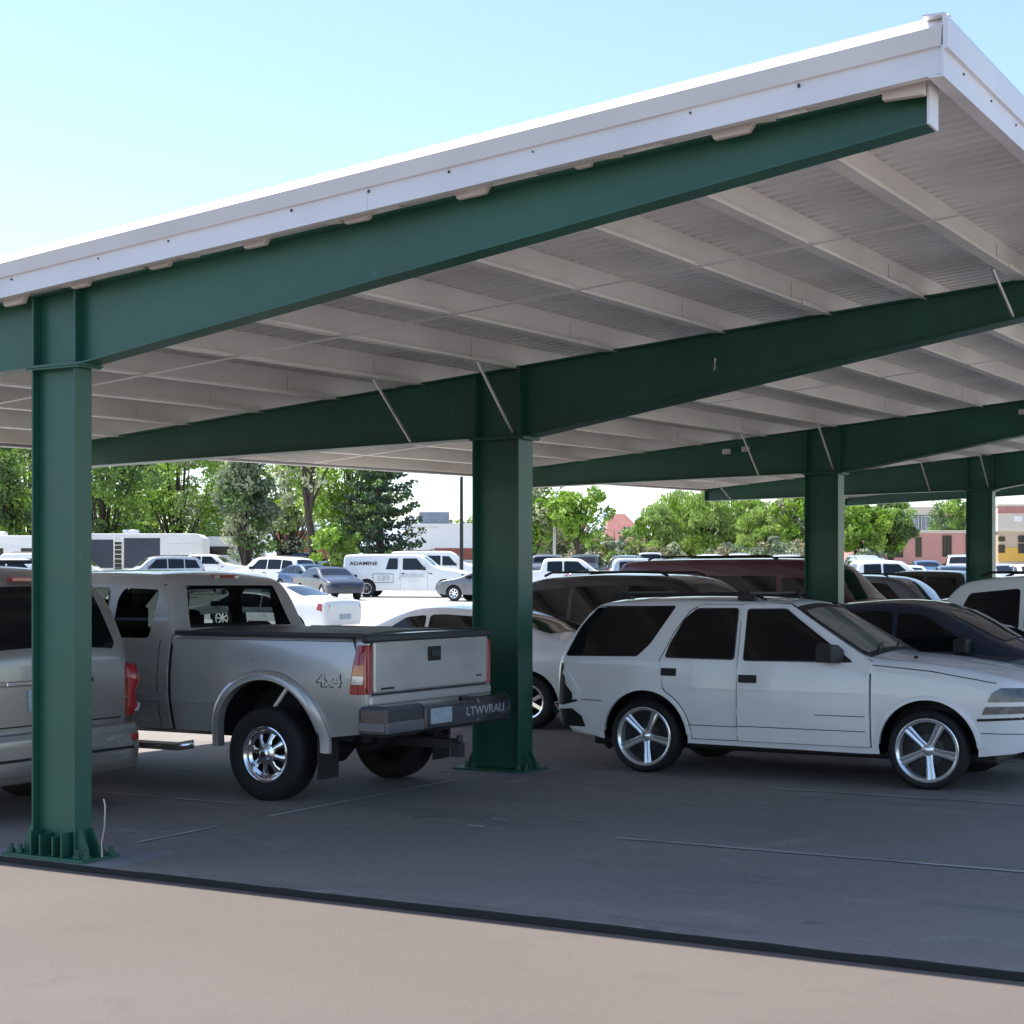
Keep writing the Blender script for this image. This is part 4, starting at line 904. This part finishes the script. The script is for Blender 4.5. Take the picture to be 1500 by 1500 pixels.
r = rv(218, 108, 7.6, 3.15, 'white motorhome with navy panels and ladder behind the pewter pickup', [(-3.6, -2.05, .9, 2.75, 'rvdark', 'dark_panel'), (-1.35, 1.0, .9, 2.85, 'rvdark', 'dark_panel'), (-1.95, -1.45, .8, 2.6, 'glass', 'door_window'), (1.5, 3.2, 1.9, 2.5, 'rv', 'side_locker')])
q = MB()
for xx in (-1.98, -1.46): q.tube([(xx, -1.27, .7), (xx, -1.27, 3.0)], .025, 6)
for i in range(7): q.tube([(-1.98, -1.27, .9+i*.3), (-1.46, -1.27, .9+i*.3)], .02, 6)
q.build('ladder', M['chrome'], r)
rv(18, 104, 6.2, 3.0, 'cream motorhome at far left edge behind the parked vans', [(-1.2, -.2, 1.6, 2.2, 'glass', 'window'), (.9, 2.3, 1.6, 2.2, 'glass', 'window'), (.2, .75, .8, 2.3, 'rv', 'door')])
rv(318, 116, 6.5, 3.0, 'white box motorhome half hidden by the round grey green tree', [(-2.4, -1.2, 1.7, 2.3, 'glass', 'window'), (-.3, 1.4, 1.7, 2.3, 'glass', 'window')], ac=False)
# ------------------------------------------------------------------ light poles
x, y = at(676, 88); z = terr(x, y)
r = empty('light_pole', 'tall thin black light pole left of the thick second column', 'light pole', (x, y, z))
q = MB(); q.tube([(0, 0, 0), (0, 0, 6.05)], [.11, .085], 12); q.build('pole', M['dark'], r, 60)
q = MB(); q.tube([(0, 0, 0), (0, 0, .5)], .24, 12); q.build('footing', M['pad'], r, 60)
q = MB(); q.tube([(0, 0, 6.05), (0, 0, 6.12)], [.10, .06], 12); q.build('cap', M['dark'], r, 60)
x, y = at(812, 118); z = terr(x, y)
r = empty('street_lamp', 'pale curved arm street lamp against the bright green tree', 'street lamp', (x, y, z), UR)
q = MB(); q.tube([(0, 0, 0), (0, 0, 5.2), (.1, 0, 6.0), (.5, 0, 6.6), (1.2, 0, 6.9), (1.9, 0, 6.85)], [.12, .1, .09, .08, .07, .06], 10); q.build('pole', M['galv'], r, 60)
q = MB(); q.box((1.7, -.12, 6.72), (2.4, .12, 6.86)); q.build('lamp_head', M['galv'], r, bevel=.04)
# ------------------------------------------------------------------ buildings
M['bwhite'] = mat('white_render', (.66, .66, .65), .8, noise=(.3, .06)); M['bpink'] = mat('pink_render', (.50, .25, .215), .85, noise=(.25, .12))
M['bred'] = mat('red_brick', (.27, .085, .06), .85, noise=(1.5, .25)); M['btan'] = mat('tan_render', (.47, .36, .25), .85, noise=(.3, .1))
M['byel'] = mat('yellow_render', (.60, .36, .07), .8, noise=(.4, .1)); M['bgrey'] = mat('blue_grey_sheet', (.20, .23, .29), .6, noise=(.6, .25)); M['bglass'] = mat('office_glass', (.09, .14, .15), .12, .2, noise=(.35, .5), spec=.8)
M['broof'] = mat('roof_tile_red', (.40, .17, .15), .8, noise=(1, .2)); M['beige_r'] = mat('beige_band', (.52, .46, .38), .8)
def building(name, lb, px0, px1, d_, ytop, m, depth=14, parts=(), rz=UR):
    xa, ya = at(px0, d_); w = (px1-px0)/2400*d_; z0 = terr(xa, ya)-.5; H = 1.75+(855-ytop)*d_/2400-z0
    r = empty(name, lb, 'building', (xa, ya, z0), rz)
    b = MB(); b.box((0, 0, 0), (w, depth, H)); b.build('wall', M[m], r)
    b = MB(); b.box((-.15, -.15, H), (w+.15, depth+.15, H+.25)); b.build('roof', M['bwhite' if m == 'bwhite' else 'beige_r' if m != 'bred' else 'bred'], r, bevel=.03)
    def X(px): return (px-px0)/2400*d_
    def Z(py): return 1.75+(855-py)*d_/2400-z0
    for pm, (a0, a1, b0, b1), nm, kind_ in parts:
        q = MB(); xa_, xb_, za, zb = X(a0), X(a1), Z(b1), Z(b0); e = {'win': .06, 'band': .05, 'box': .8}[kind_]
        if kind_ == 'arch':
            pass
        q.box((xa_, -e, za), (xb_, .25, zb)); o = q.build(nm, M[pm], r)
        if kind_ == 'win' and (xb_-xa_) > .6:
            f = MB(); t = .09; f.box((xa_-t, -e-.05, za-t), (xb_+t, -e+.02, za)); f.box((xa_-t, -e-.05, zb), (xb_+t, -e+.02, zb+t)); f.box((xa_-t, -e-.05, za), (xa_, -e+.02, zb)); f.box((xb_, -e-.05, za), (xb_+t, -e+.02, zb))
            xm = (xa_+xb_)/2; f.box((xm-.04, -e-.04, za), (xm+.04, -e+.01, zb)); f.build('frame', M['dark'] if pm == 'glass' else M['beige_r'], o)
    return r
building('warehouse', 'white flat roofed warehouse with blue grey rooftop sign right of the spruce', 596, 700, 190, 770, 'bwhite', 30,
         [('bgrey', (614, 658, 750, 768.5), 'rooftop_sign', 'band'), ('bred', (636, 700, 803, 820), 'brick_band', 'band'), ('clear', (598, 642, 772, 774), 'gutter', 'band')])
building('brick_building', 'low red brick building seen under the trees beside the dark trunk', 405, 480, 150, 781, 'bred', 12,
         [('bwhite', (410, 424, 798, 803), 'window', 'band'), ('bwhite', (434, 447, 798, 803), 'window', 'band'), ('bwhite', (454, 466, 798, 803), 'window', 'band')])
building('pink_building', 'long pink building with dark arched windows at right behind the lot', 1286, 1462, 150, 781, 'bpink', 16,
         [('glass', (1311, 1321, 789, 815), 'window', 'win'), ('glass', (1341, 1350, 787, 816), 'window', 'win'), ('glass', (1382, 1392, 786, 814), 'window', 'win'), ('glass', (1416, 1426, 786, 812), 'window', 'win')])
building('tan_building', 'tan and yellow building at the right edge past the fourth column', 1463, 1580, 148, 779, 'btan', 16,
         [('byel', (1463, 1580, 802, 822), 'yellow_band', 'band'), ('glass', (1463, 1472, 786, 793), 'window', 'win'), ('glass', (1463, 1472, 798, 810), 'window', 'win'), ('glass', (1493, 1503, 786, 793), 'window', 'win'), ('glass', (1493, 1503, 798, 809), 'window', 'win')])
building('office_block', 'glass fronted office block with beige top band rising behind the pink building', 1322, 1440, 240, 745, 'bglass', 20,
         [('beige_r', (1322, 1382, 745, 754), 'top_band', 'band'), ('bpink', (1382, 1440, 745, 756), 'top_panel', 'band'), ('bgrey', (1333, 1345, 757, 781), 'glass_bay', 'win'), ('bgrey', (1350, 1362, 757, 781), 'glass_bay', 'win')])
building('beige_block', 'beige block with roof machinery behind the tan building', 1462, 1600, 230, 741, 'beige_r', 20,
         [('broof', (1462, 1600, 742, 752), 'roof_band', 'band'), ('bwhite', (1485, 1497, 756, 764), 'roof_unit', 'band')])
x, y = at(908, 165); z = terr(x, y)
r = empty('red_roofed_house', 'pinkish red roofed house showing above the bushes left of the willows', 'house', (x, y, z), UR)
b = MB(); b.box((-1.2, 0, 0), (2.9, 5, 2.9)); b.build('wall', M['bwhite'], r)
b = MB(); b.add([(-1.5,-.4,2.9),(3.2,-.4,2.9),(3.2,5.4,2.9),(-1.5,5.4,2.9),(-1.0,1.6,5.6),(.6,1.6,5.6),(-1.0,3.0,5.6),(.6,3.0,5.6)], [(0,1,5,4),(1,2,7,5),(2,3,6,7),(3,0,4,6),(4,5,7,6),(0,3,2,1)]); b.build('roof', M['broof'], r)
b = MB(); b.box((1.4, -.05, 1.5), (2.2, .1, 2.5)); b.build('window', M['glass'], r)
# ------------------------------------------------------------------ trees
LW = leafmat('leaf_willow', (.34, .46, .13), .45); L1 = leafmat('leaf_fresh', (.26, .42, .05)); L2 = leafmat('leaf_mid', (.25, .39, .075)); L3 = leafmat('leaf_dark', (.12, .20, .06)); L4 = leafmat('leaf_greygreen', (.20, .26, .16)); L5 = leafmat('leaf_pale', (.42, .46, .28)); L6 = leafmat('leaf_brown', (.34, .29, .17)); L7 = leafmat('leaf_spruce', (.055, .105, .055), .2)
def leaves(clumps, size, mats, name, parent, rnd, flat=1.0, droop=False):
    V = []; F = []; MI = []
    for (cx, cy, cz, rx, rz, n, mi) in clumps:
        for _ in range(n):
            while True:
                a, b, c = rnd.uniform(-1, 1), rnd.uniform(-1, 1), rnd.uniform(-1, 1); q = a*a+b*b+c*c
                if q <= 1: break
            s = (q**.5 or 1); k = (s**.45)/s
            p = Vector((cx+a*k*rx, cy+b*k*rx, cz+c*k*rz)); u = Vector((rnd.gauss(0, 1), rnd.gauss(0, 1), rnd.gauss(0, 1)*flat)).normalized()
            w = u.cross(Vector((rnd.gauss(0, 1), rnd.gauss(0, 1), rnd.gauss(0, 1)))).normalized(); h = size*rnd.uniform(.6, 1.35)
            if droop: u = Vector((u.x*.35, u.y*.35, -1)).normalized(); w = u.cross(Vector((rnd.gauss(0, 1), rnd.gauss(0, 1), .1))).normalized(); 
            o = len(V); V += [p-u*h*.5, p+w*h*.32, p+u*h*.5, p-w*h*.32]; F.append((o, o+1, o+2, o+3)); MI.append(mi)
    me = bpy.data.meshes.new(name); me.from_pydata([tuple(v) for v in V], [], F)
    for m in mats: me.materials.append(m)
    me.polygons.foreach_set('material_index', MI)
    o = bpy.data.objects.new(name, me); COL.objects.link(o); o.parent = parent; return o
def tree(px, d_, H, R, mats, lb, seed, base=.25, n=60, per=120, size=.32, kind_='round', name='leafy_tree', lean=0, cat='tree'):
    rnd = random.Random(seed); x, y = at(px, d_); r = empty(name, lb, cat, (x, y, terr(x, y)-.1), 0, 'trees round the lot' if cat == 'tree' else 'bushes round the lot')
    t = MB(); rt = .035*H**.9; pts = [(0, 0, 0), (lean*.3, .05, H*.25), (lean*.7, -.1, H*.5), (lean, 0, H*.85)]
    t.tube(pts, [rt, rt*.75, rt*.5, rt*.12], 10); cl = []
    if kind_ == 'conifer':
        layers = 15
        for i in range(layers):
            f = i/(layers-1); z = H*(base*.4+(1-base*.4)*f); rr = R*(1-f)**.8+.25; nb = max(4, int(10*(1-f)+3))
            for k in range(nb):
                a = k*6.283/nb+rnd.random(); ext = rr*rnd.uniform(.7, 1.15)
                t.tube([(lean*f, 0, z), (math.cos(a)*ext*.6, math.sin(a)*ext*.6, z-.05*ext), (math.cos(a)*ext, math.sin(a)*ext, z+.22*ext)], [.06, .04, .015], 5)
                for q in (.3, .55, .8, 1.0): cl.append((math.cos(a)*ext*q, math.sin(a)*ext*q, z+(.22*ext*q*q)-.1, .48*(1.25-q*.6), .20, int(per*.24), rnd.choice([0, 0, 1])))
        size *= .8
    else:
        for i in range(n):
            while True:
                a, b, c = rnd.uniform(-1, 1), rnd.uniform(-1, 1), rnd.uniform(-1, 1)
                if .12 < a*a+b*b+c*c <= 1: break
            zc = H*(base+(1-base)*.52); hz = H*(1-base)*.48
            cx, cy, cz = a*R*.86+lean*.5, b*R*.86, zc+c*hz*.86
            if kind_ == 'cone': k = 1-.75*(cz/H-base)/(1-base); cx *= k; cy *= k
            rr = R*rnd.uniform(.16, .34); cl.append((cx, cy, cz, rr, rr*rnd.uniform(.6, .95), int(per*rnd.uniform(.6, 1.3)), rnd.choice([0, 0, 1, 1, 2]) if len(mats) > 2 else rnd.choice([0, 1])))
            if i % 3 == 0: t.tube([(lean*.4, 0, H*base*rnd.uniform(.7, 1.4)), (cx*.5, cy*.5, (H*base+cz)/2+.2), (cx, cy, cz)], [rt*.35, rt*.2, rt*.06], 6)
    t.build('trunk', M['bark'], r, 60)
    leaves(cl, size, mats, 'crown', r, rnd, droop=(kind_ == 'willow')); return r
T = [
 (-60, 112, 13, 4.6, (L2, L1, L3), 'tall green tree at far left edge of the lot', 'round', 0),
 (5, 108, 10, 2.6, (L3, L2), 'dark narrow tree at the left edge left of the first column', 'cone', 0),
 (45, 122, 13, 4.2, (L1, L2, L5), 'light green tree half behind the first column', 'round', 0),
 (150, 112, 12.5, 3.8, (L3, L2, L1), 'dark green tree just right of the first column', 'round', 0),
 (205, 124, 12.5, 4.2, (L2, L3, L1), 'mid green tree above the navy panelled motorhome', 'round', 0),
 (262, 118, 13, 4.0, (L1, L2, L5), 'bright yellow green tree between the dark tree and the grey green tree', 'round', 0),
 (330, 128, 13.5, 3.4, (L3, L4, L2), 'tall dark olive tree behind the round grey green tree', 'round', 0),
 (362, 100, 9.5, 3.0, (L4, L3, L5), 'big round grey green tree with speckled pale leaves', 'cone', 0),
 (420, 118, 12, 3.0, (L5, L1, L2), 'pale blossoming tree between the grey green tree and the spruce', 'round', .5),
 (512, 104, 12, 3.3, (L1, L2), 'yellow green feathery tree left of the spruce', 'round', 0),
]
for i, (px, d_, H, R, ms, lb, kd, ln) in enumerate(T): tree(px, d_, H, R, ms, lb, 20+i, kind_=kd, lean=ln, base=.04, n=70, per=150, size=.27)
tree(462, 98, 11.5, 2.3, (L2, L5), 'open tree with dark forking trunk left of the utility van', 51, base=.45, n=26, per=60, lean=-1.0)
tree(556, 100, 12.0, 2.9, (L7, L3), 'dark spruce with upswept branches behind the utility van', 52, kind_='conifer', name='spruce_tree', base=.3, per=80)
tree(492, 96, 4.0, 1.7, (L1, L2), 'low yellow green bush at the tail of the utility van', 53, base=.05, n=22, per=80, size=.3, name='bush', cat='bush')
tree(782, 120, 8.3, 2.6, (L1, L2, L5), 'bright green tree touching the second column', 54, base=.2)
tree(842, 116, 7.4, 2.3, (L1, L1, L2), 'bright green leaning tree left of the red roofed house', 55, base=.3, lean=.6, n=40)
tree(812, 135, 5.6, 2.8, (L4, L6, L2), 'dull olive tree behind the street lamp', 56, base=.1)
for i, (px, d_, H, R, lb) in enumerate(((900, 132, 4.3, 2.6, 'olive bush under the red roofed house'), (868, 128, 3.4, 2.0, 'low brownish bush at the foot of the leaning tree'), (940, 128, 3.3, 2.0, 'low olive bush at the left foot of the willows'))):
    tree(px, d_, H, R, (L2, L6, L4), lb, 60+i, base=.02, n=26, per=80, size=.32, name='bush', cat='bush')
for i, (px, d_, H, R, lb) in enumerate(((962, 134, 6.2, 2.2, 'leftmost light green willow of the wide clump'), (1000, 140, 7.6, 2.6, 'second willow from the left in the wide clump'), (1040, 138, 7.9, 3.0, 'tallest light green willow in the middle of the wide clump'), (1086, 140, 7.4, 2.8, 'willow right of the tallest one in the wide clump'), (1116, 134, 6.1, 2.2, 'rightmost lower willow of the wide clump'))):
    tree(px, d_, H, R, (LW, LW, L1), lb, 70+i, base=.03, n=75, per=130, size=.26, kind_='willow', name='willow_tree')
tree(1168, 130, 7.6, 2.5, (L1, L5, L2), 'light green tree left of the third column', 80, base=.2)
tree(1205, 138, 7.2, 2.6, (L1, L2), 'green tree hidden mostly by the third column', 81, base=.15)
tree(1262, 128, 6.6, 2.3, (L1, L2, L1), 'bright green tree just right of the third column', 82, base=.12)
tree(1306, 134, 6.8, 2.1, (L2, L3, L1), 'darker green tree at the left end of the pink building', 83, base=.15)
tree(1395, 200, 9.0, 3.4, (L2, L3), 'dark green tree in front of the glass office block', 84, base=.1)
for i, (px, d_, H, R, lb) in enumerate(((985, 127, 2.6, 2.1, 'low brown scrub under the left willows'), (1060, 127, 2.7, 2.4, 'low brown scrub under the tallest willow'), (1140, 124, 3.3, 2.3, 'dry tan scrub under the tree left of the third column'), (1190, 126, 3.4, 2.2, 'dry tan scrub behind the third column'), (1275, 126, 2.3, 1.9, 'yellowish scrub at the foot of the bright green tree'))):
    tree(px, d_, H, R, (L6, L4, L5), lb, 90+i, base=.02, n=22, per=80, size=.3, name='bush', cat='bush')
for i, (px, d_, H, R) in enumerate(((640, 230, 7.5, 4), (700, 220, 7, 4), (735, 210, 8, 4))):
    tree(px, d_, H, R, (L2, L3), ['low distant tree behind the white warehouse', 'distant tree right of the warehouse behind the second column', 'distant green tree hidden by the second column'][i], 100+i, base=.1, n=30, per=60, size=.6)
# ------------------------------------------------------------------ far mountains
mb = MB(); rnd = random.Random(4); N = 90; pts = []
for i in range(N+1):
    px = 300+1500*i/N; dd = 3600
    yy = 747+7*math.sin(i*.9)+4*math.sin(i*2.3)+2*rnd.random()
    if px < 870: yy += 12
    h = 1.75+(855-yy)*dd/2400
    x, y = at(px, dd); x2, y2 = at(px, dd+900); x3, y3 = at(px, dd-700)
    pts.append(((x3, y3, 0), (x, y, h), (x2, y2, 0)))
vs = [q for p in pts for q in p]
mb.add(vs, [(i*3+k, i*3+k+1, i*3+k+4, i*3+k+3) for i in range(N) for k in range(2)])
M['mount'] = mat('far_hills_haze_tint', (.36, .42, .50), .95, noise=(.004, .15))  # distance haze is put into the pale blue grey of the hills
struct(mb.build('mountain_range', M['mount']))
# ------------------------------------------------------------------ camera, light, sky
cam = bpy.data.cameras.new('camera'); co = bpy.data.objects.new('camera', cam); COL.objects.link(co); S.camera = co
co.location = (0, 0, CAMH); co.rotation_euler = (PI/2, 0, math.atan2(SN, CS)); cam.sensor_width = 36; cam.lens = 2400/1500*36; cam.shift_y = 105/1500; cam.clip_end = 20000; cam.clip_start = .05
EL = math.radians(62)
sv = Vector((-math.cos(EL), .012, math.sin(EL))).normalized()
sun = bpy.data.lights.new('sun', 'SUN'); so = bpy.data.objects.new('sun', sun); COL.objects.link(so)
sun.energy = 4.6; sun.angle = math.radians(.5); sun.color = (1, .955, .89); so.rotation_euler = sv.to_track_quat('Z', 'Y').to_euler()
w = bpy.data.worlds.new('World'); S.world = w; w.use_nodes = True; nt = w.node_tree
sk = nt.nodes.new('ShaderNodeTexSky'); sk.sky_type = 'NISHITA'; sk.sun_disc = False; sk.sun_elevation = EL; sk.sun_rotation = math.radians(-90); sk.air_density = 1.0; sk.dust_density = .6; sk.ozone_density = 1.5
bg = nt.nodes['Background']; bg.inputs['Strength'].default_value = .125; nt.links.new(sk.outputs[0], bg.inputs[0])
S.view_settings.view_transform = 'Standard'; S.view_settings.look = 'None'; S.view_settings.exposure = 1.12; S.view_settings.gamma = 1
S.render.engine = 'CYCLES'; S.cycles.max_bounces = 8; S.cycles.transparent_max_bounces = 8; S.cycles.use_denoising = True
